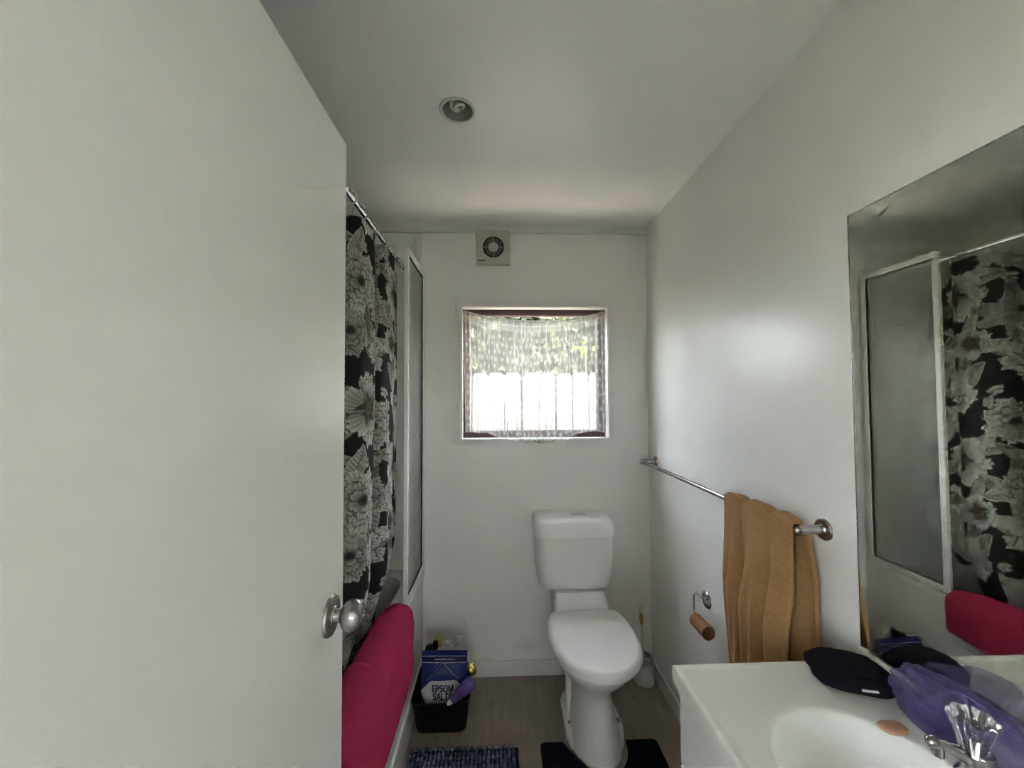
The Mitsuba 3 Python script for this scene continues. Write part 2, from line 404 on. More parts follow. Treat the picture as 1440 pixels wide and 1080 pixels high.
knob = [(0, .008), (.0125, .008), (.0115, .014), (.0118, .020), (.0170, .024), (.0225, .0275), (.0258, .034), (.0265, .042), (.0250, .049), (.021, .0545), (.014, .0575), (.0082, .0582), (.0080, .0566), (0, .0566)]
for sgn, x0 in ((1, DX), (-1, DX - .036)):
    kp = obj("door_1__knob_plate", lathe(plate, 48, (sgn, 0, 0), (x0, KY, KZ)), "mat_satin_steel", smooth=35, label="round satin steel rose" if sgn > 0 else None)
    kk = obj("door_1__knob", lathe(knob, 48, (sgn, 0, 0), (x0, KY, KZ)), "mat_chrome", smooth=40, label="round shiny door knob" if sgn > 0 else None)
    obj(kk + "__privacy_button", lathe([(0, .0566), (.0042, .0566), (.0042, .061), (.003, .062), (0, .062)], 20, (sgn, 0, 0), (x0, KY, KZ)), "mat_satin_steel", smooth=35)
for z in (.22, 1.0, 1.76):
    obj("door_1__hinge", cat(trimesh.creation.cylinder(.006, .09, 16).apply_translation([DX + .003, DY0 - .002, z])), "mat_satin_steel", smooth=30)

# ------------------------------------------------------------------ outdoors: fence, ground, shrubs
obj("ground", bx(-9, 9, YB + .30, 14, -.45, -.35), "mat_soil", kind="structure", label="bare ground outside the window")
obj("path", bx(-1.8, 3.5, YB + .12, 3.36, -.349, -.32), "mat_path", kind="structure", label="pale concrete path between the house and the fence")
obj("ground_front", bx(-9, 9, -12, YB + .25, -.45, -.36), "mat_soil", kind="structure", label="bare ground outside the hall")
FY = 3.40
tag("picket_fence", "white wooden picket fence outside the window with clipped picket tops", "fence")
pk = Polygon([(-.0665, 0), (.0665, 0), (.0665, 1.965), (.044, 1.995), (-.044, 1.995), (-.0665, 1.965)])
pm = extrude(pk, .02)
pm.apply_transform(np.array([[1, 0, 0, 0], [0, 0, -1, 0], [0, 1, 0, 0], [0, 0, 0, 1.0]]))
k0 = None
for i in range(-24, 24):
    x, z = -.003 + i * .1432, -.325 + .004 * random.uniform(-1, 1)
    tw = T().translate([x, FY, z]).rotate([0, 1, 0], random.uniform(-.3, .3))
    if k0 is None:
        k0 = obj("picket_fence__picket", pm, "mat_picket")
        scene[k0]["to_world"] = tw
    else:
        again("picket_fence__picket", k0, tw)
for z in (.05, .8, 1.4):
    obj("picket_fence__rail", bx(-3.5, 3.4, FY + .0005, FY + .045, z - .035, z + .035), "mat_picket")
for x in (-3.4, -1.75, .5, 2.6):
    obj("picket_fence__post", bx(x - .045, x + .045, FY + .045, FY + .135, -.37, 1.55), "mat_picket")


def leaf_cloud(n, centre, radius, size, seed, hollow=.35):
    g = np.random.default_rng(seed)
    d = g.normal(size=(n, 3))
    d /= np.linalg.norm(d, axis=1, keepdims=True)
    c = np.array(centre) + d * np.array(radius) * (hollow + (1 - hollow) * g.random((n, 1)) ** .6)
    a = g.normal(size=(n, 3)); a[:, 2] -= .4
    a /= np.linalg.norm(a, axis=1, keepdims=True)
    b = np.cross(a, g.normal(size=(n, 3)))
    b /= np.linalg.norm(b, axis=1, keepdims=True)
    up = np.cross(a, b)
    L = size * g.uniform(.6, 1.3, (n, 1))
    W = L * g.uniform(.16, .3, (n, 1))
    v = np.stack([c, c + a * L * .45 + b * W + up * L * .06, c + a * L, c + a * L * .45 - b * W + up * L * .06], 1).reshape(-1, 3)
    k = np.arange(n)[:, None] * 4
    return trimesh.Trimesh(v, np.vstack([k + [0, 1, 2], k + [0, 2, 3]]), process=False)


def shrub(label, x, y, clouds, seed, n=5200, size=.11):
    k = obj("shrub", cat(*[leaf_cloud(n // len(clouds), c, r, size, seed + i) for i, (c, r) in enumerate(clouds)]), "mat_leaf", label=label, cat="shrub")
    g = np.random.default_rng(seed)
    br = []
    for i in range(9):
        e = np.array(clouds[i % len(clouds)][0]) + g.uniform(-.8, .8, 3) * np.array(clouds[i % len(clouds)][1])
        s = np.array([x + g.uniform(-.1, .1), y + g.uniform(-.1, .1), -.36])
        mid = (s + e) / 2 + g.uniform(-.15, .15, 3)
        br.append(tube(spline([s, mid, e], 10), np.linspace(.03, .006, 10), 6))
    obj(k + "__branches", cat(*br), "mat_bark", smooth=True)


shrub("pale feathery shrub behind the fence, at the window's left half", -.2, 4.35, [((-.68, 4.35, 1.85), (.56, .32, .55)), ((-.52, 4.4, 2.3), (.44, .32, .35))], 3)
shrub("grey-green shrub behind the fence, in the middle of the window", .55, 4.4, [((.42, 4.4, 1.9), (.32, .34, .6)), ((.42, 4.4, 2.35), (.31, .32, .36))], 13)
shrub("sunlit shrub behind the fence, at the window's right edge", 1.3, 4.35, [((1.36, 4.35, 1.85), (.42, .34, .6)), ((1.36, 4.4, 2.32), (.40, .32, .38))], 23)
shrub("tall backmost shrub closing the view above the fence", .4, 5.6, [((-1.0, 5.5, 1.8), (1.1, .4, 1.15)), ((.7, 5.6, 1.9), (1.2, .4, 1.2)), ((2.4, 5.5, 1.8), (1.1, .4, 1.15)), ((4.2, 5.3, 1.8), (1.2, .4, 1.15))], 33, n=26000, size=.17)
lime = leaf_cloud(8, (.86, 3.85, 1.955), (.08, .04, .04), .11, 5)
k = obj("lime_shrub", lime, "mat_leaf_lime", label="small sprig of bright lime leaves above the fence, right of the window's middle", cat="plant")
obj(k + "__stem", tube(spline([(.90, 3.87, -.36), (.88, 3.85, 1.0), (.86, 3.85, 1.96)], 14), np.linspace(.015, .004, 14), 6), "mat_bark", smooth=True)

# ------------------------------------------------------------------ net curtain on its wire
NU, NV = 520, 150
uu, vv = np.meshgrid(np.linspace(0, 1, NU), np.linspace(0, 1, NV), indexing="ij")
xt = -.184 + .789 * uu
sag = 1 - (2 * uu - 1) ** 2
ztop = 1.952 - .062 * sag ** .8
zbot = 1.274 - .051 * ss(.12, .42, uu) * ss(.88, .58, uu) + .003 * np.sin(uu * 43)
y_top = YB + .034
y_bot = YB + .030 - .047 * ss(.16, .32, uu) * ss(.84, .68, uu)
pleat = np.sin(uu * np.pi * 2 * 30 + 1.2 * np.sin(uu * 17)) * (.35 + .65 * np.abs(np.sin(uu * 23 + 1)))
lean = (uu - .5) * .0 + .012 * np.sin(uu * 19 + 1.0) * vv
bulge = .05 * np.sin(np.pi * vv) * (ss(0, .1, uu) * .3)
z = ztop + (zbot - ztop) * vv
y = y_top + (y_bot - y_top) * ss(.80, 1.0, vv) + .0055 * pleat * (.5 + .5 * vv) * (1 - .6 * ss(.8, 1, vv))
x = np.clip(xt + lean, WX0 + .013, WX1 - .013)
P = np.stack([x, y, z], -1)
obj("net_curtain", sheet(P), "mat_lace", smooth=True, uv=np.stack([uu.ravel() * 1.0, (vv * .70).ravel()], -1),
    label="sheer white lace curtain sagging across the bathroom window", cat="curtain")
wl = np.linspace(0, 1, 30)
wire = np.stack([WX0 + .010 + (WX1 - WX0 - .020) * wl, np.full(30, y_top), 1.940 - .062 * (1 - (2 * wl - 1) ** 2) ** .8], -1)
obj("net_curtain__wire", tube(wire, .0016, 6), "mat_satin_steel", smooth=True)
for s in (0, -1):
    obj("net_curtain__hook", cat(trimesh.creation.torus(.0055, .0014, 16, 8).apply_transform(trimesh.geometry.align_vectors([0, 0, 1], [0, 1, 0])).apply_translation(wire[s]),
                                 tube([wire[s] + [0, 0, .005], wire[s] + [0, .004, .008], wire[s] + [0, .030, .008]], .0013, 6)), "mat_black_plastic", smooth=40)

# ------------------------------------------------------------------ extractor fan
FX, FZ = -.018, 2.272
hs = rbx(FX - .091, FX + .091, YB - .036, YB, FZ - .092, FZ + .092, .004)
hs = hs - m3.Manifold.cylinder(.2, .0575, .0575, 64).rotate([90, 0, 0]).translate([FX, YB - .012, FZ])
obj("extractor_fan", hs, "mat_cream_plastic", smooth=30, label="square cream extractor fan high on the wall above the window", cat="extractor fan")
obj("extractor_fan__duct", lathe([(0, 0), (.0572, 0), (.0572, .020), (.0565, .020), (.0565, .001), (0, .001)], 48, (0, -1, 0), (FX, YB - .0125, FZ)), "mat_dark_void")
obj("extractor_fan__hub", lathe([(0, 0), (.0278, 0), (.0283, .002), (.0275, .0045), (.006, .0055), (0, .0045)], 40, (0, -1, 0), (FX, YB - .032, FZ)), "mat_cream_plastic", smooth=30)
for r in (.0365, .0455, .0525):
    tr = trimesh.creation.torus(r, .0011, 64, 8).apply_transform(trimesh.geometry.align_vectors([0, 0, 1], [0, 1, 0]))
    obj("extractor_fan__grille_ring", tr.apply_translation([FX, YB - .034, FZ]), "mat_black_plastic" if r > .05 else "mat_cream_plastic", smooth=True)
for a in range(4):
    c, s = math.cos(a * math.pi / 2), math.sin(a * math.pi / 2)
    obj("extractor_fan__grille_bar", tube([[FX + .0275 * c, YB - .034, FZ + .0275 * s], [FX + .059 * c, YB - .034, FZ + .059 * s]], .0014, 8), "mat_cream_plastic", smooth=40)
for a in range(7):
    t = a * 2 * math.pi / 7
    bl = rbx(.020, .054, -.0012, .0012, -.013, .013, .001, 8).rotate([38, 0, 0]).rotate([0, math.degrees(t), 0]).translate([FX, YB - .021, FZ])
    obj("extractor_fan__blade", bl, "mat_black_plastic")
obj("extractor_fan__badge", bx(FX - .083, FX - .040, YB - .0368, YB - .0355, FZ - .0765, FZ - .0715), "mat_navy_print", label="small dark maker's strip, too small to read")
obj("extractor_fan__screw", lathe([(0, 0), (.0022, 0), (.0016, .001), (0, .001)], 12, (0, -1, 0), (FX, YB - .036, FZ + .082)), "mat_satin_steel")

# ------------------------------------------------------------------ recessed downlight with spiral lamp
LX, LY = -.126, 1.27
obj("recessed_downlight", lathe([(.0485, -.002), (.0490, -.004), (.0535, -.0055), (.0575, -.0035), (.0585, -.0005), (.0585, .0002), (.0485, .0002)], 64, (0, 0, 1), (LX, LY, ZC)), "mat_white_plastic", smooth=40,
    label="round recessed ceiling light holding an unlit spiral bulb", cat="ceiling light")
obj("recessed_downlight__can", lathe([(.0486, -.001), (.0470, .05), (.040, .085), (.0, .088), (0, .0895), (.041, .0865), (.0480, .05), (.0494, .0)], 48, (0, 0, 1), (LX, LY, ZC)), "mat_can_inside", smooth=40)
t = np.linspace(0, 1, 120)
hx = []
for ph in (0, math.pi):
    a = ph + t * 2 * math.pi * 1.6
    rr = .0205 * np.minimum(1, 2.6 * t + .25)
    hx.append(tube(np.stack([LX + rr * np.cos(a), LY + rr * np.sin(a), ZC + .002 + .045 * t], -1), .0062, 10))
obj("recessed_downlight__bulb", cat(*hx, hull((LX - .004, LY, ZC + .004, .0062), (LX + .004, LY, ZC + .004, .0062))), "mat_white_plastic", smooth=50, label="spiral fluorescent tube")
obj("recessed_downlight__bulb__bulb_base", lathe([(0, .045), (.021, .045), (.023, .052), (.02, .088), (0, .088)], 32, (0, 0, 1), (LX, LY, ZC)), "mat_white_plastic", smooth=40)

# ------------------------------------------------------------------ bath tub
TY0 = .46
tub = rbx(XL + .001, -.386, TY0, YB - .0005, .532, .566, .008)
outer = bx(XL + .02, -.42, TY0 + .02, YB - .02, .10, .55)
cav = m3.Manifold.batch_hull([m3.Manifold.sphere(.10, 32).scale([1, 1, 1]).translate([x, y, .26]) for x in (-.96, -.60) for y in (TY0 + .28, YB - .26)] +
                             [m3.Manifold.cylinder(.05, .09, .10, 32).translate([x, y, .535]) for x in (-.93, -.565) for y in (TY0 + .20, YB - .19)])
obj("bathtub", (tub + outer) - cav, "mat_tub", smooth=25, label="white built-in bath along the left wall, under the shower curtain", cat="bathtub")
obj("bathtub__front_panel", bx(-.420, -.3935, TY0, YB - .0005, .001, .5315), "mat_trim", label="flat painted side panel")
obj("bathtub__kickboard", rbx(-.3935, -.379, TY0, YB - .015, .001, .142, .005), "mat_white_gloss", smooth=30, label="skirting board along the foot of the panel")
obj("bathtub__end_panel", bx(XL + .001, -.42, TY0, TY0 + .019, .001, .5315), "mat_trim")

# ------------------------------------------------------------------ shower screen
SY0, SY1, SZ0, SZ1 = 1.738, YB - .023, .572, 2.134
tag("shower_screen", "narrow shower screen of obscured glass in a white frame at the bath's far end", "shower screen")
for key, b in (("post", (-.404, -.385, SY0, SY0 + .026)), ("post", (-.404, -.385, SY1 - .026, SY1))):
    obj("shower_screen__" + key, rbx(b[0], b[1], b[2], b[3], SZ0, SZ1, .003), "mat_white_metal", smooth=30)
for z0, z1 in ((SZ0, SZ0 + .030), (SZ1 - .030, SZ1)):
    obj("shower_screen__rail", rbx(-.403, -.386, SY0 + .026, SY1 - .026, z0, z1, .003), "mat_white_metal", smooth=30)
obj("shower_screen__glass_panel", trimesh.Trimesh([[-.395, SY0 + .02, SZ0 + .02], [-.395, SY1 - .02, SZ0 + .02], [-.395, SY1 - .02, SZ1 - .02], [-.395, SY0 + .02, SZ1 - .02]], [[0, 1, 2], [0, 2, 3]], process=False), "mat_obscure", label="obscured glass")
sl = bx(-.3995, -.3905, SY0 + .0255, SY1 - .0255, SZ0 + .0295, SZ1 - .0295) - bx(-.5, -.3, SY0 + .031, SY1 - .031, SZ0 + .036, SZ1 - .036)
obj("shower_screen__seal", sl, "mat_black_plastic", label="thin black glazing seal")

# ------------------------------------------------------------------ shower curtain, rod and rings
RX, RZ = -.460, 2.106
obj("curtain_rod", tube([[RX, .032, RZ], [RX, 1.0, RZ], [RX, YB - .0105, RZ]], .0095, 20), "mat_rod", smooth=50, label="long silver shower rod running above the bath", cat="curtain rod")
for yy, s in ((.03, 1), (YB - .010, -1)):
    obj("curtain_rod__flange", lathe([(0, 0), (.026, 0), (.026, .004), (.014, .012), (.011, .018), (0, .018)], 32, (0, s, 0), (RX, yy, RZ)), "mat_rod", smooth=40)
ring_y = [.66, .78, .90, 1.02, 1.14, 1.235, 1.345, 1.465, 1.59, 1.665, 1.735, 1.86]
ORD = ["", "first", "second", "third", "fourth", "fifth", "sixth", "seventh", "eighth", "ninth", "tenth", "eleventh", "twelfth"]


def ring_label(n):
    return f"pale curtain ring on the silver shower rod, {ORD[n]} counting from the window wall"


tor = trimesh.creation.torus(.0255, .0026, 32, 8)
k0 = None
for i, yy in enumerate(ring_y):
    q = tor.copy().apply_transform(trimesh.geometry.align_vectors([0, 0, 1], [.25 * math.sin(i * 2.1), 1, 0])).apply_translation([RX, yy, RZ - .0135])
    obj("curtain_ring", q, "mat_ring", smooth=True, label=ring_label(len(ring_y) - i), cat="curtain ring", group="curtain rings on the shower rod")

plan = [(-.47, .62), (-.44, .68), (-.49, .76), (-.44, .85), (-.49, .93), (-.44, 1.01), (-.49, 1.09), (-.448, 1.17), (-.505, 1.235), (-.515, 1.285), (-.462, 1.325), (-.446, 1.39), (-.446, 1.465), (-.470, 1.495),
        (-.500, 1.515), (-.498, 1.545), (-.462, 1.560), (-.444, 1.60), (-.440, 1.69), (-.441, 1.722), (-.452, 1.738), (-.480, 1.728), (-.503, 1.740), (-.500, 1.79), (-.482, 1.84), (-.487, 1.885), (-.480, 1.915)]
NS, NZ = 660, 540
pl = spline(plan, 4000)
sl = np.concatenate([[0], np.cumsum(np.linalg.norm(np.diff(pl, axis=0), axis=1))])
LEN = sl[-1]
si_ = np.linspace(0, LEN, NS)
cx_, cy_ = np.interp(si_, sl, pl[:, 0]), np.interp(si_, sl, pl[:, 1])
ZT, ZB = 2.075, .300
tt = np.linspace(0, 1, NZ)
S_, T_ = np.meshgrid(si_, tt, indexing="ij")
X0, Y0 = np.repeat(cx_[:, None], NZ, 1), np.repeat(cy_[:, None], NZ, 1)
drape = .010 * np.sin(S_ * 21 + T_ * 3) * ss(.05, .5, T_) + .006 * np.sin(S_ * 47 - T_ * 5) * ss(.1, .8, T_)
inward = -.078 * ss(.70, .89, T_)
near_ring = np.min(np.abs(Y0[..., None] - np.array(ring_y)), -1)
dip = .022 * np.clip(near_ring / .06, 0, 1) ** 2 * np.exp(-T_ * 30)
Zc = ZT - dip + (ZB - ZT) * T_
P = np.stack([np.minimum(X0 + drape + inward, -.412), Y0 + .035 * ss(.3, 1, T_) * (RX - X0) - .04 * ss(.55, 1.0, T_) * ss(1.5, 1.9, Y0), Zc], -1)


def floral(s, z):
    """the print of the cloth: big pale peonies and striped leaves on near-black, drawn flower by flower in cloth metres"""
    n = len(s)
    col = np.tile(np.array([.014, .0115, .013]), (n, 1))
    PS, PZ = 0.80, 0.73
    g = np.random.default_rng(11)

    def near(c, r):
        return np.nonzero((np.abs(s - c[0]) < r) & (np.abs(z - c[1]) < r))[0]

    def leaf(c, L, W, ang, val, vein):
        i = near(c, L * 1.05)
        if not len(i):
            return
        ds, dz = s[i] - c[0], z[i] - c[1]
        a = (ds * math.cos(ang) + dz * math.sin(ang)) / L
        b = (-ds * math.sin(ang) + dz * math.cos(ang)) / W + .25 * np.sin(a * 2.2)
        t = (a + 1) / 2
        half = np.clip(4 * t * (1 - t), 0, 1) ** .75 * (1.15 - .4 * t)
        ins = (np.abs(a) < 1) & (np.abs(b) < half)
        stripes = .5 + .5 * np.sin((a * 1.3 - np.abs(b) * .55) * vein)
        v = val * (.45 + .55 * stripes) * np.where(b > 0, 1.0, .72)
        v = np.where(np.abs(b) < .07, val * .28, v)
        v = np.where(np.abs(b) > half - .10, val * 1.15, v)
        k = i[ins]
        col[k] = v[ins, None] * np.array([1.0, .96, .84])

    def flower(c, R, rot, kind, bright):
        i = near(c, R * 1.1)
        if not len(i):
            return
        ds, dz = (s[i] - c[0]) / R, (z[i] - c[1]) / (R * .92)
        r, th = np.hypot(ds, dz), np.arctan2(dz, ds) + rot
        wob = .05 * np.sin(th * 17 + rot * 5) + .035 * np.sin(th * 31 + rot * 3)
        layers = [(1.0, 7), (.80, 6), (.60, 5), (.38, 5)] if kind == 0 else [(1.0, 6), (.82, 5)]
        v, m = np.zeros(len(i)), np.zeros(len(i), bool)
        for q, (sc, npet) in enumerate(layers):
            an = th + q * 1.1
            fr_ = np.mod(an * npet / (2 * np.pi), 1.0)
            idx = np.floor(np.mod(an, 2 * np.pi) * npet / (2 * np.pi))
            w = np.abs(fr_ - .5) * 2
            rb = sc * (1 + wob) * (1 - .26 * w ** 2.6) * (.86 + .14 * hash2(idx, q + c[0] * 3.1, 1))
            ins = r < rb
            tone = bright * (.72 + .28 * hash2(idx, q * 3.3 + c[1], 2))
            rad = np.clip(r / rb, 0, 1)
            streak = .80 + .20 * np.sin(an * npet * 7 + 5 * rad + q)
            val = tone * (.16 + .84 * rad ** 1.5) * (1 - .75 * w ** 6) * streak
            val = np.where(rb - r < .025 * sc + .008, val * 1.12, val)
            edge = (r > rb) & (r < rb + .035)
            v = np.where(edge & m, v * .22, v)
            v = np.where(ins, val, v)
            m |= ins
        cc = v[:, None] * np.array([1.0, .985, .90])
        if kind == 1:
            blot = (r < .50 * (.8 + .2 * np.cos(th * 5))) & (r > .16)
            cc = np.where((blot & (np.mod(th * 5 / (2 * np.pi), 1) > .22))[:, None], cc * .22, cc)
            cc = np.where((r < .2)[:, None], np.array([.14, .085, .035]) * (.55 + .45 * np.sin(th * 16))[:, None], cc)
            cc = np.where((r < .07)[:, None], np.array([.05, .03, .015]), cc)
        else:
            cc = np.where((r < .16)[:, None], cc * .4, cc)
        k = i[m]
        col[k] = cc[m]

    def sprig(c, ang, m_):
        for q in range(m_):
            a = ang + (q - m_ / 2) * .35
            for d in (.02, .038):
                p = (c[0] + d * math.cos(a), c[1] + d * math.sin(a))
                i = near(p, .009)
                rr = np.hypot(s[i] - p[0], z[i] - p[1])
                k = i[rr < .0085]
                col[k] = (.34 - 14 * rr[rr < .0085])[:, None] * np.array([1, .97, .87])

    items = []
    base = [(.08, .10, .105, 0, .50), (.30, .06, .085, 0, .42), (.53, .15, .115, 1, .55), (.72, .30, .10, 0, .45), (.12, .40, .12, 1, .56), (.33, .33, .095, 0, .46),
            (.55, .44, .10, 0, .52), (.26, .60, .11, 0, .50), (.68, .58, .10, 0, .48), (.04, .66, .085, 0, .42), (.46, .66, .075, 1, .5)]
    for ks in range(-1, 4):
        for kz in range(-1, 4):
            o = (ks * PS, kz * PZ + (ks % 2) * .30)
            gg = np.random.default_rng(5)
            for (a, b, R, kd, br) in base:
                c = (o[0] + a, o[1] + b)
                for q in range(4):
                    an = gg.uniform(0, 2 * np.pi)
                    d = R * gg.uniform(.75, 1.25)
                    L, W, v_ = gg.uniform(.06, .10), gg.uniform(.020, .034), gg.uniform(.15, .40)
                    leaf((c[0] + d * math.cos(an), c[1] + d * math.sin(an)), L, W, an + gg.uniform(-.5, .5), v_, gg.uniform(16, 26))
                for q in range(3):
                    an, d = gg.uniform(0, 2 * np.pi), R * gg.uniform(1.0, 1.5)
                    sprig((c[0] + d * math.cos(an), c[1] + d * math.sin(an)), an, 4)
            for (a, b, R, kd, br) in base:
                flower((o[0] + a, o[1] + b), R * 1.15, a * 9 + b * 5, kd, br)
    return col


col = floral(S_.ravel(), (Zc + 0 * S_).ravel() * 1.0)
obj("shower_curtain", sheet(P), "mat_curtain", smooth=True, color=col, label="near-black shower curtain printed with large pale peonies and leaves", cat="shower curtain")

# ------------------------------------------------------------------ pink towel over the bath edge
ny, na = 260, 150
yv = np.linspace(.98, 1.742, ny)
prof = spline([(-.505, .40), (-.496, .47), (-.482, .545), (-.450, .583), (-.405, .586), (-.374, .572), (-.362, .53), (-.360, .47), (-.362, .385)], na)
Yg, Ag = np.meshgrid(yv, np.linspace(0, 1, na), indexing="ij")
Px, Pz = np.repeat(prof[None, :, 0], ny, 0), np.repeat(prof[None, :, 1], ny, 0)
fold = .010 * meshkit.fbm(np.stack([Yg * 7, Ag * 6, Yg * 0], -1), 3, seed=3) + .014 * ss(.62, .9, Ag) * (1.0 - ss(1.45, 1.74, Yg))
crease = -.006 * np.exp(-((Ag - .42 - .30 * (1.66 - Yg)) / .03) ** 2) * ss(1.50, 1.62, Yg)
Px = Px + np.where(Ag > .45, 1, -.3) * fold + .016 * ss(.6, 1, Ag) * np.sin(Yg * 9 + .6) * .6
Pz = Pz + .006 * meshkit.fbm(np.stack([Yg * 9, Ag * 4, Yg * 0 + 4], -1), 3, seed=8) * ss(0, .3, Ag) * ss(1, .7, Ag) + crease + .006 + ss(.72, 1, Ag) * (.03 * np.sin(Yg * 4.2 + 1.0))
lay = .009 * ss(-.006, .006, 1.672 - .11 * (Ag - .35) - Yg) + .008 * ss(-.006, .006, 1.30 - .35 * (Ag - .5) - Yg) * ss(.25, .4, Ag)
nx__, nz__ = np.gradient(prof[:, 1]), -np.gradient(prof[:, 0])
nl__ = np.hypot(nx__, nz__)
sgn__ = -1.0 if (nz__[na // 2] < 0) else 1.0
lay = lay + .006 * (meshkit.fbm(np.stack([Yg * 16, Ag * 5, Yg * 0 + 2], -1), 3, seed=12) - .5)
Px = Px + lay * (sgn__ * nx__ / nl__)[None]
Pz = Pz + lay * (sgn__ * nz__ / nl__)[None]
endr = ss(1.742, 1.690, Yg)
Px = np.where(Ag > .5, Px - .012 * (1 - endr), Px)
Pz = Pz - .010 * (1 - endr) * ss(.2, .5, Ag)
P = np.stack([np.minimum(Px, -.318), Yg, Pz], -1)
obj("pink_towel", shell(P, .017), "mat_pink_towel", smooth=60, label="deep pink bath towel folded over the edge of the bath", cat="towel")

# ------------------------------------------------------------------ toilet
TX = .402
th_ = np.linspace(0, 2 * np.pi, 72, endpoint=False)


def egg(hw, yf, yb, z, nf=2.0, nb=2.6, cx=TX, mid=.52):
    ym = yf + (yb - yf) * mid
    c, s = np.cos(th_), np.sin(th_)
    n = np.where(s > 0, nb, nf)
    xx = cx + hw * np.sign(c) * np.abs(c) ** (2 / n)
    yy = ym + np.where(s > 0, yb - ym, ym - yf) * np.sign(s) * np.abs(s) ** (2 / n)
    return np.stack([xx, yy, np.full_like(xx, z)], -1)


tag("toilet", "white close-coupled toilet with its lid down, beneath the window", "toilet")
pan = [(.000, .108, 1.592, 1.90), (.012, .110, 1.588, 1.905), (.05, .104, 1.594, 1.91), (.10, .094, 1.606, 1.92), (.16, .083, 1.618, 1.92), (.215, .077, 1.622, 1.92), (.26, .080, 1.610, 1.925),
       (.30, .098, 1.580, 1.93), (.335, .128, 1.545, 1.94), (.365, .154, 1.517, 1.94), (.390, .170, 1.502, 1.945), (.404, .173, 1.498, 1.945), (.408, .168, 1.503, 1.94)]
zz = np.array([p[0] for p in pan])
from scipy.interpolate import PchipInterpolator
zi = np.concatenate([np.linspace(0, .02, 4)[:-1], np.linspace(.02, .40, 40), [.4045, .408]])
it = [PchipInterpolator(zz, [p[k] for p in pan])(zi) for k in (1, 2, 3)]
pm = loft([egg(a, b, c, z, 2.1, 2.5, cx=TX + .012 * (1 - z / .4)) for z, a, b, c in zip(zi, *it)])
deck = []
for z, hw, y0 in ((.34, .125, 1.93), (.40, .133, 1.915), (.44, .134, 1.913), (.475, .130, 1.928), (.500, .124, 1.945), (.516, .122, 1.95)):
    q = Polygon([(TX - hw, y0), (TX + hw, y0), (TX + hw * .93, YB - .015), (TX - hw * .93, YB - .015)]).buffer(-.02).buffer(.02, 5)
    e = np.array(q.exterior.interpolate(np.linspace(0, 1, 64, endpoint=False), normalized=True).__iter__() and [q.exterior.interpolate(u, normalized=True).coords[0] for u in np.linspace(0, 1, 64, endpoint=False)])
    deck.append(np.column_stack([e, np.full(64, z)]))
obj("toilet__pan", cat(pm, loft(deck)), "mat_ceramic", smooth=45, label="ceramic bowl on a waisted pedestal")
foot = soft_extrude(Polygon([(.297, 1.75), (.31, 1.70), (.36, 1.68), (.47, 1.68), (.52, 1.70), (.535, 1.75), (.53, 1.93), (.50, 1.97), (.33, 1.97), (.302, 1.93)]).buffer(.006), .055, .02)
trap = hull((.345, 1.79, .05, .045), (.475, 1.79, .05, .045), (.36, 1.88, .16, .05), (.455, 1.88, .16, .05), (.41, 1.95, .20, .06), (.41, 2.08, .19, .055), seg=24)
obj("toilet__trap", cat(foot, trap), "mat_ceramic", smooth=40)
for x in (.311, .520):
    obj("toilet__bolt_cap", lathe([(0, .006), (.0055, .006), (.0055, .0), (.009, 0), (.010, -.004)][::-1], 18, (0, 0, 1), (x, 1.765, .0565)), "mat_satin_steel", smooth=30)


def lidloft(z0, z1, grow, dome, hw, yf, yb, cx):
    rings, N = [], 10
    for k in range(N + 1):
        a = k / N * math.pi / 2
        ins = grow * (1 - math.cos(a))
        rings.append(egg(hw - ins, yf + ins, yb - ins, z0 + (z1 - z0) * math.sin(a), 2.15, 2.5, cx, .50))
    for f in (.8, .6, .4, .2, .05):
        r = rings[N].copy()
        c = r.mean(0)
        r = c + (r - c) * f
        r[:, 2] = z1 + dome * (1 - f ** 2)
        rings.append(r)
    rings.insert(0, np.array(egg(hw - .012, yf + .012, yb - .012, z0, 2.15, 2.5, cx, .50)))
    return loft(rings)


def clip_back(m, yb):
    v = m.vertices.copy()
    v[:, 1] = np.minimum(v[:, 1], yb + .0 * v[:, 0])
    m.vertices = v
    return m


LCX = .409
obj("toilet__seat", clip_back(lidloft(.4085, .424, .008, 0, .182, 1.482, 1.98, LCX), 1.912), "mat_seat_plastic", smooth=40, label="white plastic seat ring under the lid")
obj("toilet__lid", clip_back(lidloft(.4245, .452, .022, .004, .191, 1.470, 2.01, LCX), 1.908), "mat_seat_plastic", smooth=40, label="glossy white seat lid, closed")
for x in (TX - .075, TX + .085):
    obj("toilet__hinge", hull((x - .018, 1.916, .428, .011), (x + .018, 1.916, .428, .011)), "mat_seat_plastic", smooth=50)
CX, CY0, CY1 = .384, 1.948, YB - .002


def cistern_ring(hw, y0, z, r=.055):
    q = sbox(CX - hw, y0, CX + hw, CY1 + r).buffer(-r).buffer(r, 10).intersection(sbox(-9, -9, 9, CY1))
    return np.column_stack([np.array([q.exterior.interpolate(u, normalized=True).coords[0] for u in np.linspace(0, 1, 96, endpoint=False)]), np.full(96, z)])


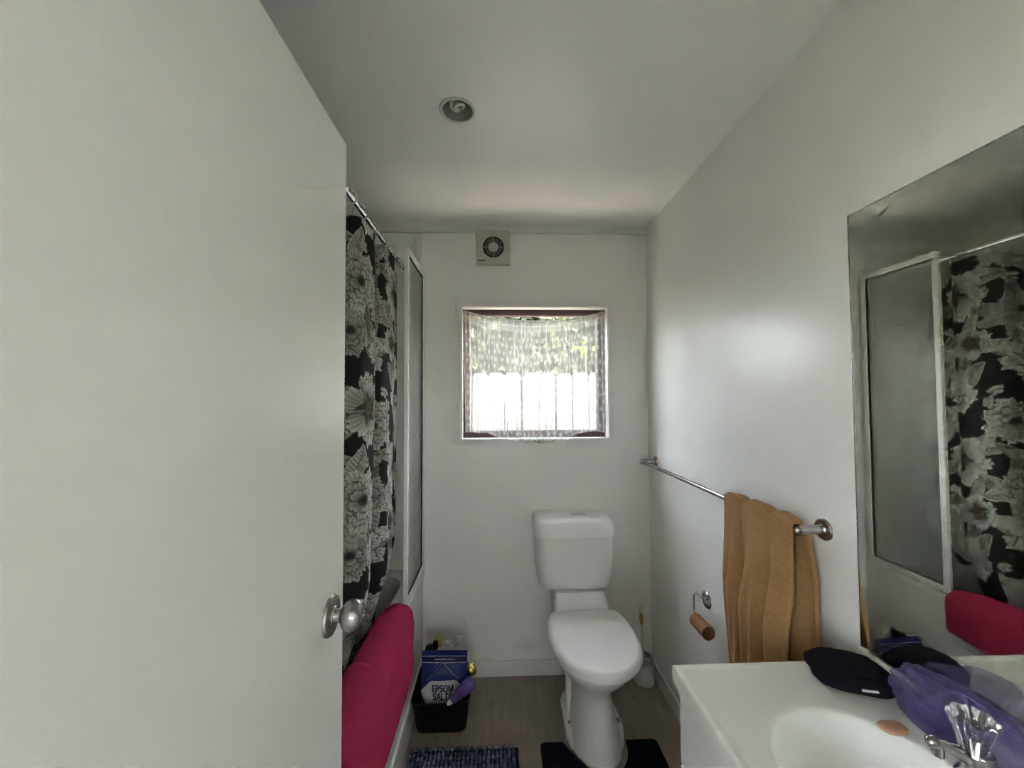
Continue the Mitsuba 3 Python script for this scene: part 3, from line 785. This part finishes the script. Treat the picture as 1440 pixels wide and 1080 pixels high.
cs = [(.516, .140, 1.985), (.520, .152, 1.972), (.53, .168, 1.962), (.55, .181, 1.955), (.58, .188, 1.951), (.63, .192, 1.949), (.70, .195, 1.948), (.768, .1955, 1.949), (.776, .1935, 1.951)]
obj("toilet__cistern", loft([cistern_ring(a, b, z) for z, a, b in cs]), "mat_ceramic", smooth=40, label="white ceramic cistern")
cl = [(.7775, .1995, 1.9455), (.782, .2025, 1.942), (.800, .202, 1.943), (.822, .200, 1.945), (.842, .193, 1.951), (.854, .182, 1.961), (.860, .166, 1.976), (.862, .140, 2.0)]
obj("toilet__cistern_lid", loft([cistern_ring(a, b, z) for z, a, b in cl]), "mat_seat_plastic", smooth=40, label="rounded cistern lid")
obj("toilet__flush_button", rbx(CX - .008, CX + .066, 2.03, 2.075, .858, .8675, .004), "mat_white_plastic", smooth=40, label="oblong flush button")

# toilet brush
HX, HY = .752, 2.070
obj("toilet_brush_holder", lathe([(0, 0), (.047, 0), (.050, .004), (.049, .03), (.044, .10), (.041, .105), (.041, .10), (.045, .03), (.044, .008), (0, .008)], 40, (0, 0, 1), (HX, HY, 0)), "mat_white_plastic", smooth=40,
    label="small white toilet brush pot in the corner behind the toilet", cat="brush holder")
obj("toilet_brush_holder__collar", lathe([(.040, .104), (.044, .104), (.045, .118), (.041, .134), (.034, .140), (.030, .136), (.036, .128), (.039, .116)], 36, (0, 0, 1), (HX, HY, 0)), "mat_clear_plastic", smooth=40, label="greyish plastic collar")
tag("toilet_brush", "long-handled toilet brush with an ochre grip, standing in its pot", "toilet brush")
b0, b1 = np.array([HX - .004, HY - .004, .03]), np.array([.722, 2.022, .425])
dd = (b1 - b0) / np.linalg.norm(b1 - b0)
obj("toilet_brush__bristles", lathe([(0, .0), (.024, .004), (.029, .03), (.026, .075), (.010, .085), (0, .085)], 24, dd, b0 - dd * .018), "mat_white_plastic", smooth=40)
obj("toilet_brush__stem", tube([b0 + dd * .06, b0 + dd * .29], [.0052, .0058], 14), "mat_white_plastic", smooth=50)
obj("toilet_brush__grip", tube([b0 + dd * (.285 + .005 * k) for k in range(14)], [.0066 + .0034 * math.sin(k / 13 * math.pi) for k in range(14)], 14), "mat_ochre_plastic", smooth=50, label="ochre grip insert")
obj("toilet_brush__handle_tip", cat(tube([b0 + dd * (.348 + .005 * k) for k in range(9)], [.0078, .0082, .0083, .0083, .0082, .0078, .007, .0055, .003], 14)), "mat_white_plastic", smooth=50)

# ------------------------------------------------------------------ towel rail, tan towel
LXr, LZr = .755, 1.131
tag("towel_rail", "chrome towel rail on the right wall, running back to the corner", "towel rail")
obj("towel_rail__bar", tube([[LXr, .990, LZr], [LXr, 2.0, LZr - .003], [LXr, 2.055, LZr - .003]], .0082, 20), "mat_chrome", smooth=50)
for yy, zz_ in ((.986, LZr), (2.056, LZr - .003)):
    obj("towel_rail__post", lathe([(0, 0), (.0110, 0), (.0108, .03), (.0115, .048), (.0135, .054), (.0135, .064), (.0115, .072), (.006, .0765), (0, .0775)], 32, (-1, 0, 0), (XR - .006, yy, zz_)), "mat_chrome", smooth=40)
    obj("towel_rail__flange", lathe([(0, 0), (.026, 0), (.027, .003), (.0245, .0075), (.014, .0095), (.012, .012), (0, .012)], 36, (-1, 0, 0), (XR, yy, zz_)), "mat_chrome", smooth=40)

nw, nl = 220, 300
yw = np.linspace(0, 1, nw)
sv = np.linspace(0, 1, nl)
W_, S2 = np.meshgrid(yw, sv, indexing="ij")
rb = .0082 + .0075
back_len, front_len = .66, .73
arc = math.pi * rb
tot = back_len + arc + front_len
dist = S2 * tot
ang = np.clip((dist - back_len) / rb, 0, math.pi)
xb = LXr + rb * np.cos(ang)
zb = np.where(dist < back_len, LZr - (back_len - dist), np.where(dist > back_len + arc, LZr - (dist - back_len - arc), LZr + rb * np.sin(ang)))
ff = ss(back_len + arc * .7, back_len + arc + .28, dist)
ybase = 1.277 - .295 * W_
fr_t = np.clip((dist - back_len - arc) / front_len, 0, 1)
spread = ybase + np.where(dist > back_len + arc / 2, -.045 * (1 - W_) * fr_t, 0) - np.where(dist < back_len + arc * .4, .020 * W_ * ss(back_len + arc * .4, back_len - .12, dist), 0)
# folds of the front drop: rounded rolls separated by deep gaps
cen = np.array([.06, .225, .555, .875]); wid = np.array([.080, .085, .150, .115]); amp = np.array([.014, .036, .054, .040])
drift = np.array([.01, .03, .06, .04])
f_ = np.zeros_like(W_)
for c0, w0, a0, d0 in zip(cen, wid, amp, drift):
    u_ = np.abs((W_ - c0 - d0 * fr_t) / w0)
    f_ = np.maximum(f_, a0 * np.sqrt(np.clip(1 - u_ ** 2.4, 0, 1)))
f_ += .006 * np.sin(W_ * 37 + fr_t * 4) * ff + .010 * (meshkit.fbm(np.stack([W_ * 5, fr_t * 3, W_ * 0], -1), 3, seed=2) - .5)
top_f = .006 * (meshkit.fbm(np.stack([W_ * 9, S2 * 14, W_ * 0], -1), 3, seed=4)) + .012 * np.clip(f_ / .04, 0, 1)
ridge = np.sin(np.clip(ang, 0, math.pi))
bk = .010 * np.sin(W_ * 21 + 1) * ss(back_len, back_len - .2, dist)
xx = xb - f_ * ff - .002 + np.where(dist < back_len, .012 + bk, 0) - np.where(ang > 1.57, top_f * ridge, 0)
zz2 = zb + top_f * ridge
P = np.stack([np.minimum(xx, XR - .008), spread, zz2], -1)
obj("tan_towel", shell(P, .011), "mat_tan_towel", smooth=60, label="tan terry towel hanging in folds over the chrome towel rail", cat="towel")

# ------------------------------------------------------------------ toilet roll holder with an empty tube
RY, RZ2 = 1.568, .664
tag("toilet_roll_holder", "chrome toilet roll holder on the right wall with an empty cardboard tube", "toilet roll holder")
obj("toilet_roll_holder__flange", lathe([(0, 0), (.031, 0), (.032, .003), (.029, .0065), (.022, .008), (.017, .011), (.010, .014), (0, .0145)], 40, (-1, 0, 0), (XR, RY, RZ2)), "mat_chrome", smooth=35)
arm = spline([(.815, RY, RZ2 + .004), (.797, RY, RZ2 + .014), (.782, RY + .001, RZ2 + .026), (.776, RY + .002, RZ2 + .024), (.7745, RY + .004, RZ2 + .010), (.775, RY + .006, RZ2 - .02), (.775, RY + .004, RZ2 - .044), (.775, RY - .004, RZ2 - .052),
              (.775, RY - .03, RZ2 - .052), (.775, RY - .10, RZ2 - .050), (.775, RY - .112, RZ2 - .046)], 60)
obj("toilet_roll_holder__wire_arm", tube(arm, .0030, 10), "mat_chrome", smooth=50)
obj("cardboard_tube", lathe([(.0242, 0), (.0254, 0), (.0254, .096), (.0242, .096), (.0242, 0)], 36, (0, -1, .02), (.776, RY - .004, RZ2 - .0735)), "mat_card", smooth=30, label="empty brown cardboard tube hanging on the chrome roll holder", cat="cardboard tube")

# ------------------------------------------------------------------ vanity, basin, tap, mirror
VY0, VY1, VX = .285, .888, .386
tag("vanity_cabinet", "white vanity cabinet with drawers under the basin top, right foreground", "cabinet")
obj("vanity_cabinet__body", bx(VX + .030, XR, VY0 + .008, VY1 - .006, .08, .832), "mat_cabinet")
obj("vanity_cabinet__plinth", bx(VX + .075, XR, VY0 + .02, VY1 - .02, 0, .0795), "mat_cabinet")
ya = VY0 + .008
for j, (y0, y1) in enumerate(((ya + .31, VY1 - .006), (ya, ya + .306))):
    for z0, z1 in ((.670, .822), (.495, .6665), (.30, .4915), (.085, .2965)):
        k = obj("vanity_cabinet__drawer", rbx(VX + .012, VX + .0295, y0, y1, z0, z1, .003), "mat_cabinet", smooth=30)
# one-piece top with a sunk bowl
nx_, ny_ = 190, 250
gx, gy = np.meshgrid(np.linspace(VX, XR, nx_), np.linspace(VY0 - .003, VY1 + .003, ny_), indexing="ij")
e = np.sqrt(((gx - .588) / .150) ** 2 + ((gy - .565) / .195) ** 2)
bowl = .0045 * np.logaddexp(0, (.125 * (1 - np.minimum(e, 1.6) ** 2.4)) / .0045)
edge = np.minimum(np.minimum(gx - VX, gy - (VY0 - .003)), (VY1 + .003) - gy)
step = .004 * ss(1.20, 1.12, np.sqrt(((gx - .66) / .19) ** 2 + ((gy - .585) / .225) ** 2))
hz = .872 - bowl + .0025 * ss(.018, .012, edge) - .006 * (1 - np.sqrt(np.clip(1 - np.clip(1 - edge / .006, 0, 1) ** 2, 0, 1))) 
hz = hz + .028 * ss(XR - .026, XR - .012, gx)
top = np.stack([gx, gy, hz], -1)
NN = nx_ * ny_
bot = top.copy()
bot[..., 2] = np.minimum(.837, hz - .012)
loop = np.concatenate([np.arange(ny_), np.arange(1, nx_) * ny_ + ny_ - 1, (nx_ - 1) * ny_ + np.arange(ny_ - 2, -1, -1), np.arange(nx_ - 2, 0, -1) * ny_])
l2 = np.roll(loop, -1)
f = grid_faces(nx_, ny_)
vm = trimesh.Trimesh(np.vstack([top.reshape(-1, 3), bot.reshape(-1, 3)]), np.vstack([f, f[:, ::-1] + NN, np.stack([loop, l2, l2 + NN], -1), np.stack([loop, l2 + NN, loop + NN], -1)]), process=False)
if vm.volume < 0:
    vm.invert()
scene["vanity_cabinet__body"] = mikit.ply(bx(VX + .030, XR, VY0 + .008, VY1 - .006, .08, .828) - bx(VX + .05, XR - .02, VY0 + .03, VY1 - .03, .60, .9), "mat_cabinet")
obj("wash_basin", vm, "mat_basin", smooth=40, label="off-white one-piece vanity top with a sunken oval basin", cat="basin")
obj("wash_basin__drain", lathe([(0, 0), (.021, 0), (.023, .002), (.019, .003), (.008, .001), (0, .001)], 28, (0, 0, 1), (.588, .565, .7475)), "mat_chrome", smooth=30)

MZ0, MZ1, MY0, MY1 = .9005, 1.886, .16, .888
tag("wall_mirror", "large frameless mirror on the right wall above the basin", "mirror")
obj("wall_mirror__glass", bx(XR - .0062, XR - .0002, MY0, MY1 - .003, MZ0, MZ1), "mat_mirror")
obj("wall_mirror__edge", bx(XR - .0066, XR - .0002, MY1 - .003, MY1, MZ0, MZ1), "mat_mirror_edge", label="polished glass edge")
obj("wall_mirror__edge", bx(XR - .0058, XR - .0002, MY0, MY1, MZ1, MZ1 + .002), "mat_smudge")
obj("wall_mirror__edge", bx(XR - .0066, XR - .0002, MY0, MY1, MZ0 - .0012, MZ0), "mat_mirror_edge")
sm = Polygon([(0, 0), (.006, .004), (.010, .0035), (.021, .0095), (.0215, .0085), (.012, .001), (.009, -.003), (.003, -.0035)])
sm = extrude(sm, .0006)
sm.apply_transform(np.array([[0, 0, 1, XR - .0069], [-1, 0, 0, .812], [0, 1, 0, 1.855], [0, 0, 0, 1.0]]))
obj("wall_mirror__spot", sm, "mat_smudge", label="small dark chip in the silvering")

# tap with a clear fluted handle
FYt, FXt = .606, .742
tag("basin_tap", "chrome basin mixer tap with a clear fluted handle", "tap")
obj("basin_tap__base", lathe([(0, 0), (.027, 0), (.028, .004), (.025, .009), (.0205, .013), (.0195, .034), (.0175, .047), (0, .050)], 40, (0, 0, 1), (FXt, FYt, .8815)), "mat_chrome", smooth=35)
sp = spline([(FXt - .005, FYt + .001, .912), (FXt - .02, FYt + .006, .920), (FXt - .036, FYt + .013, .926), (FXt - .050, FYt + .018, .928)], 24)
obj("basin_tap__spout", cat(tube(sp, np.linspace(.0125, .0068, 24), 18), hull((FXt - .048, FYt + .0175, .928, .0095), (FXt - .054, FYt + .0195, .9275, .0088))), "mat_chrome", smooth=50)
obj("basin_tap__aerator", lathe([(0, 0), (.008, 0), (.008, .014), (0, .014)], 24, (0, 0, -1), (FXt - .047, FYt + .017, .923)), "mat_chrome", smooth=35)
rings = []
for h, r in ((.000, .013), (.006, .0155), (.03, .0205), (.050, .027), (.056, .0275), (.059, .024)):
    a = np.linspace(0, 2 * np.pi, 64, endpoint=False)
    rr = r * (1 + (.10 + .9 * h) * .9 * np.cos(8 * a) * .55)
    rings.append(np.stack([FXt - .012 + rr * np.cos(a), FYt - .004 + rr * np.sin(a), np.full(64, .927 + h)], -1))
obj("basin_tap__handle", loft(rings), "mat_crystal", smooth=30, label="clear fluted acrylic handle")
obj("basin_tap__handle__handle_core", lathe([(0, 0), (.006, 0), (.006, .030), (.004, .034), (0, .034)], 16, (0, 0, 1), (FXt - .012, FYt - .004, .922)), "mat_chrome", smooth=35)

# black folded beanie with a white tab, at the far corner of the top
def blob(c, R, seed, lump=.12, n=4, f=(6, 6, 6), flat=2.6):
    s = trimesh.creation.icosphere(subdivisions=n)
    v = s.vertices
    k = (np.abs(v) ** flat).sum(1) ** (-1 / flat)
    w = v * k[:, None]
    h = meshkit.fbm(v * 1.7 + 5, 3, seed=seed) - .5
    w = w * (1 + lump * 2 * h)[:, None]
    return trimesh.Trimesh(w * np.array(R) + np.array(c), s.faces, process=False)


hat = blob((.738, .832, .8985), (.074, .056, .019), 3, .10, flat=3.4)
hat2 = blob((.728, .838, .9135), (.056, .044, .011), 9, .12, flat=3.2)
def roty(m, deg, c):
    m.apply_transform(trimesh.transformations.rotation_matrix(math.radians(deg), [0, 0, 1], c))
    return m
hat, hat2 = roty(hat, -20, (.727, .828, .9)), roty(hat2, -25, (.71, .83, .9))
hm = cat(hat, hat2)
hm.vertices[:, 2] = np.maximum(hm.vertices[:, 2], .8850)
hm.vertices[:, 0] = np.minimum(hm.vertices[:, 0], XR - .030)
obj("black_beanie", hm, "mat_black_knit", smooth=True, label="folded black knitted cap on the far end of the basin top", cat="hat")
obj("black_beanie__white_tab", bx(-.014, .014, -.0012, .0012, -.0022, .0022).rotate([0, 0, -14]).translate([.727, .770, .900]), "mat_white_print", label="small white tab")

# purple organza bag lying between cap and tap
def crumple(n, c, R, seed, ridge):
    s = trimesh.creation.icosphere(subdivisions=n)
    v = s.vertices
    k = (np.abs(v) ** 2.5).sum(1) ** (-1 / 2.5)
    w = v * k[:, None]
    r1 = 1 - np.abs(2 * meshkit.fbm(v * np.array([2.2, .9, 2.2]) + 3, 3, seed=seed) - 1) * 1.0
    r2 = meshkit.fbm(v * 1.2 + 9, 2, seed=seed + 5) - .5
    w = w * (1 + ridge * (r1 - .75) + .35 * r2)[:, None]
    return trimesh.Trimesh(w * np.array(R) + np.array(c), s.faces, process=False)


bag = crumple(5, (.778, .637, .930), (.044, .128, .054), 21, .38)
taper = 1 - .35 * ss(.62, .50, bag.vertices[:, 1])
bag.vertices[:, 2] = .884 + (bag.vertices[:, 2] - .884) * taper
bag.vertices[:, 2] = np.maximum(bag.vertices[:, 2], .8842)
bag.vertices[:, 0] = np.minimum(bag.vertices[:, 0], XR - .028) - .03 * ss(.60, .74, bag.vertices[:, 1]) * 0
# keep the sheer cloth behind the tap
keep = ss(.668, .640, bag.vertices[:, 1])
bag.vertices[:, 0] = np.where(bag.vertices[:, 1] < .67, np.maximum(bag.vertices[:, 0], FXt + .030 * keep), bag.vertices[:, 0])
obj("organza_bag", bag, "mat_organza", smooth=True, label="crumpled purple organza gift bag lying beside the tap", cat="bag")
inner = blob((.772, .700, .910), (.024, .045, .025), 14, .1)
inner.vertices[:, 2] = np.maximum(inner.vertices[:, 2], .8845)
obj("organza_bag__lining", inner, "mat_purple_inner", smooth=True, label="dark purple contents seen through the sheer cloth")
soap = blob((.706, .706, .8835), (.023, .015, .005), 4, .05, 3)
soap.vertices[:, 2] = np.maximum(soap.vertices[:, 2], .8795)
obj("soap_bar", soap, "mat_soap", smooth=True, label="thin peach soap bar beside the purple bag", cat="soap")

# ------------------------------------------------------------------ black basket and its toiletries
def rrect(x0, x1, y0, y1, z, r=.03, n=64):
    q = sbox(x0, y0, x1, y1).buffer(-r).buffer(r, 8)
    return np.column_stack([np.array([q.exterior.interpolate(u, normalized=True).coords[0] for u in np.linspace(0, 1, n, endpoint=False)]), np.full(n, z)])


BO = [(.0, -.358, -.145, 1.800, 1.990), (.012, -.362, -.141, 1.795, 1.995), (.150, -.374, -.126, 1.752, 2.012), (.157, -.377, -.122, 1.748, 2.016), (.161, -.377, -.122, 1.748, 2.016)]
BI = [(.161, -.371, -.128, 1.754, 2.010), (.150, -.369, -.131, 1.757, 2.007), (.014, -.357, -.146, 1.800, 1.990), (.006, -.353, -.15, 1.804, 1.986)]
obj("black_bin", loft([rrect(a, b, c, d, z) for z, a, b, c, d in BO + BI]), "mat_black_plastic", smooth=40, label="black plastic waste bin used for toiletries, beside the bath", cat="bin")


def bottle(key, x, y, prof, mat, label, ct, tilt=(0, 0, 1), z=.0065):
    return obj(key, lathe(prof, 28, tilt, (x, y, z)), mat, smooth=40, label=label, cat=ct)


def pump(k, x, y, z, dirx, diry, mat="mat_white_plastic", drop=.006):
    obj(k + "__collar", lathe([(0, 0), (.0125, 0), (.0125, .012), (.010, .014), (0, .014)], 24, (0, 0, 1), (x, y, z)), mat, smooth=35)
    head = cat(lathe([(0, .013), (.004, .013), (.004, .026), (.0115, .027), (.0120, .040), (.009, .043), (0, .043)], 24, (0, 0, 1), (x, y, z)),
               tube(spline([(x, y, z + .036), (x + dirx * .02, y + diry * .02, z + .0375), (x + dirx * .036, y + diry * .036, z + .037 - drop)], 12), np.linspace(.0055, .0032, 12), 10))
    obj(k + "__pump_head", head, mat, smooth=45)


k = bottle("lotion_bottle", -.188, 1.945, [(0, 0), (.034, 0), (.036, .004), (.036, .235), (.034, .262), (.026, .276), (.012, .282), (0, .282)], "mat_offwhite_plastic", "tall off-white pump bottle at the back right of the black bin", "bottle")
pump(k, -.188, 1.945, .288, .8, -.15, "mat_white_plastic", -.004)
k = bottle("soap_pump_bottle", -.236, 1.895, [(0, 0), (.028, 0), (.030, .004), (.030, .258), (.026, .276), (.012, .286), (0, .286)], "mat_white_plastic", "white pump bottle in the middle of the black bin, nozzle turned right", "bottle")
pump(k, -.236, 1.895, .292, .75, -.5, "mat_white_plastic", .010)
k = bottle("squeeze_bottle", -.285, 1.948, [(0, 0), (.029, 0), (.031, .004), (.031, .235), (.027, .262), (.020, .276), (0, .280)], "mat_offwhite_plastic", "pale bottle with a pointed yellow cap at the back of the black bin", "bottle")
obj(k + "__pointed_cap", lathe([(0, 0), (.0135, 0), (.0130, .016), (.008, .038), (.0055, .050), (0, .052)], 24, (0, 0, 1), (-.285, 1.948, .286)), "mat_yellow_plastic", smooth=40, label="pointed yellow cap")
k = bottle("dark_pump_bottle", -.324, 1.893, [(0, 0), (.024, 0), (.026, .004), (.026, .215), (.020, .235), (.010, .243), (0, .243)], "mat_black_plastic", "black bottle with a lobed black top at the bin's left back", "bottle")
obj(k + "__lobed_top", cat(blob((-.316, 1.902, .300), (.021, .018, .020), 6, .12, 3), blob((-.292, 1.908, .312), (.013, .013, .021), 7, .1, 3), hull((-.323, 1.894, .246, .009), (-.314, 1.903, .285, .007))), "mat_black_plastic", smooth=True)
k = bottle("gold_topped_bottle", -.182, 1.872, [(0, 0), (.016, 0), (.018, .004), (.018, .175), (.012, .19), (0, .192)], "mat_black_plastic", "black bottle with a shiny round gold stopper, right side of the bin", "bottle", tilt=(.22, 0, 1))
gs = trimesh.creation.icosphere(subdivisions=4, radius=.0275)
obj(k + "__gold_stopper", cat(gs.apply_translation([-.124, 1.862, .226])), "mat_gold", smooth=True, label="round gold stopper")

# salts pouch, leaning back a little in the front of the bin
PW, PH = .205, .262
na_, nb_ = 70, 80
ga, gb = np.meshgrid(np.linspace(-1, 1, na_), np.linspace(0, 1, nb_), indexing="ij")
puff = .022 * (np.clip(1 - np.abs(ga) ** 2.2, 0, 1) ** .8) * (np.clip(1 - ss(.55, .92, gb), 0, 1)) * ss(-.02, .12, gb) + .0012
wr = .0022 * (meshkit.fbm(np.stack([ga * 4, gb * 5, ga * 0], -1), 3, seed=6) - .5) * 2
PX = ga * PW / 2 * (1 - .03 * np.sin(gb * 3.1))
front = np.stack([PX, -puff + wr * (puff > .003), gb * PH], -1)
backp = np.stack([PX, puff * .6 + 0 * wr, gb * PH], -1)
NN = na_ * nb_
f = grid_faces(na_, nb_)
loop = np.concatenate([np.arange(nb_), np.arange(1, na_) * nb_ + nb_ - 1, (na_ - 1) * nb_ + np.arange(nb_ - 2, -1, -1), np.arange(na_ - 2, 0, -1) * nb_])
l2 = np.roll(loop, -1)
pouch = trimesh.Trimesh(np.vstack([front.reshape(-1, 3), backp.reshape(-1, 3)]), np.vstack([f, f[:, ::-1] + NN, np.stack([loop, l2, l2 + NN], -1), np.stack([loop, l2 + NN, loop + NN], -1)]), process=False)
if pouch.volume < 0:
    pouch.invert()
PM = trimesh.transformations.translation_matrix([-.243, 1.806, .078]) @ trimesh.transformations.rotation_matrix(math.radians(1.2), [0, 1, 0]) @ trimesh.transformations.rotation_matrix(math.radians(-4), [1, 0, 0])
from scipy.interpolate import RegularGridInterpolator
surf = RegularGridInterpolator((np.linspace(-1, 1, na_), np.linspace(0, 1, nb_)), front[..., 1], bounds_error=False, fill_value=None)


def on_pouch(poly_or_mesh, lift):
    m = poly_or_mesh if hasattr(poly_or_mesh, "vertices") else extrude(poly_or_mesh, .0004)
    for _ in range(3):
        m = m.subdivide_to_size(.012) if m.edges_unique_length.max() > .012 else m
    v = m.vertices.copy()
    y = surf(np.column_stack([v[:, 0] / (PW / 2), v[:, 1] / PH])) - lift - v[:, 2]
    q = trimesh.Trimesh(np.column_stack([v[:, 0], y, v[:, 1]]), m.faces[:, ::-1], process=False)
    q.apply_transform(PM)
    return q


tag("salts_pouch", "blue Epsom salts pouch standing in the black bin", "pouch")
pq = pouch.copy()
pq.apply_transform(PM)
obj("salts_pouch__pouch", pq, "mat_blue_pouch", smooth=50)
hexa = Polygon([(-.100, .098), (-.056, .146), (.052, .150), (.088, .116), (.030, .050), (-.075, .052)])
obj("salts_pouch__white_panel", on_pouch(hexa.buffer(-.004).buffer(.004), .0006), "mat_white_print", smooth=40, label="white panel lettered EPSOM SALTS")
for w_, yy, hh, wd in (("EPSOM", .1025, .0280, .092), ("SALTS", .0700, .0280, .084)):
    tm = meshkit.text_mesh(w_, hh, .0004, bold=True)
    tm.vertices[:, 0] = (tm.vertices[:, 0] - tm.bounds[0][0]) * wd / (tm.bounds[1][0] - tm.bounds[0][0]) - wd / 2 - .002
    tm.vertices[:, 1] += yy
    tm = cat(*[tm.copy().apply_translation([dx, 0, .00004 * q]) for q, dx in enumerate((-.0009, 0, .0009))])
    obj("salts_pouch__lettering", on_pouch(tm, .0012), "mat_navy_print")
obj("salts_pouch__print", on_pouch(sbox(-.097, .216, .097, .236), .0005), "mat_navy_print")
tri_ = LineString([(-.073, .146), (-.005, .213), (.070, .148)]).buffer(.0011)
obj("salts_pouch__print", on_pouch(tri_, .0006), "mat_pale_line")
obj("salts_pouch__print", on_pouch(Polygon([(-.036, .172), (-.005, .205), (.028, .172)]), .0005), "mat_slate_print")
obj("salts_pouch__print", on_pouch(sbox(-.098, .2125, .097, .2145).union(sbox(-.098, .2375, .097, .2395)), .0007), "mat_white_print")
obj("salts_pouch__print", on_pouch(sbox(-.042, .2235, .012, .2285).union(sbox(.015, .2245, .045, .2275)), .0011), "mat_pale_line")

# purple squeeze tube slanting across the pouch's corner
a0, a1 = np.array([-.204, 1.738, .176]), np.array([-.120, 1.748, .244])
dd = (a1 - a0) / np.linalg.norm(a1 - a0)
k = obj("purple_bottle", lathe([(0, .030), (.018, .030), (.021, .045), (.0255, .075), (.0265, .095), (.0245, .116), (.016, .126), (0, .128)], 32, dd, a0), "mat_purple_plastic", smooth=40, label="purple bottle with a white tip slanting across the salts pouch", cat="bottle")
obj(k + "__sleeve", lathe([(.0135, .010), (.0180, .018), (.0185, .031), (.0215, .045), (.0250, .066), (.0245, .067), (.0205, .046), (.012, .030)], 32, dd, a0), "mat_violet_print", smooth=40)
obj(k + "__tip", lathe([(0, -.016), (.006, -.014), (.0095, -.002), (.0135, .014), (0, .016)], 24, dd, a0), "mat_white_plastic", smooth=40, label="white tip")

# ------------------------------------------------------------------ floor mats
mx0, mx1, my0, my1 = -.368, .083, 1.02, 1.706
base = rbx(mx0, mx1, my0, my1, .0005, .008, .0035)
obj("bath_mat", base, "mat_navy_backing", smooth=30, label="blue-grey chenille bath mat beside the bath", cat="bath mat")
ic = trimesh.creation.icosphere(subdivisions=2)
vs, fs = [], []
g = np.random.default_rng(3)
nx2, ny2 = int((mx1 - mx0) / .0168), int((my1 - my0) / .0196)
for i in range(nx2):
    for j in range(ny2):
        c = np.array([mx0 + (i + .5) * .0168 + g.uniform(-.0015, .0015), my1 - (ny2 - j - .5) * .0196 + g.uniform(-.0025, .0025), .0125 + g.uniform(-.001, .002)])
        R = np.array([.0078, .0098, .0085]) * g.uniform(.85, 1.15)
        if j >= ny2 - 1:
            c[1] += g.uniform(-.002, .010)
        vs.append(ic.vertices * R + c)
        fs.append(ic.faces + len(ic.vertices) * (len(vs) - 1))
obj("bath_mat__tufts", trimesh.Trimesh(np.vstack(vs), np.vstack(fs), process=False), "mat_chenille", smooth=True, kind="stuff")
U = sbox(.175, 1.22, .672, 1.722).buffer(-.02).buffer(.02)
cut = Polygon([(.262, 1.76), (.285, 1.715), (.318, 1.665), (.352, 1.615), (.385, 1.582), (.420, 1.574), (.455, 1.580), (.490, 1.604), (.515, 1.640), (.530, 1.685), (.535, 1.76)]).buffer(-.01).buffer(.018)
U = U.difference(cut).buffer(-.003).buffer(.003)
obj("pedestal_mat", soft_extrude(U, .012, .006), "mat_black_mat", smooth=35, label="black U-shaped pedestal mat around the toilet base", cat="mat")

for k in [k for k in scene if k.split("__")[0] in ("basin_tap", "black_beanie", "organza_bag", "soap_bar")]:
    scene[k]["to_world"] = T().translate([0, 0, -.009])        # they stand on the top at z = .872
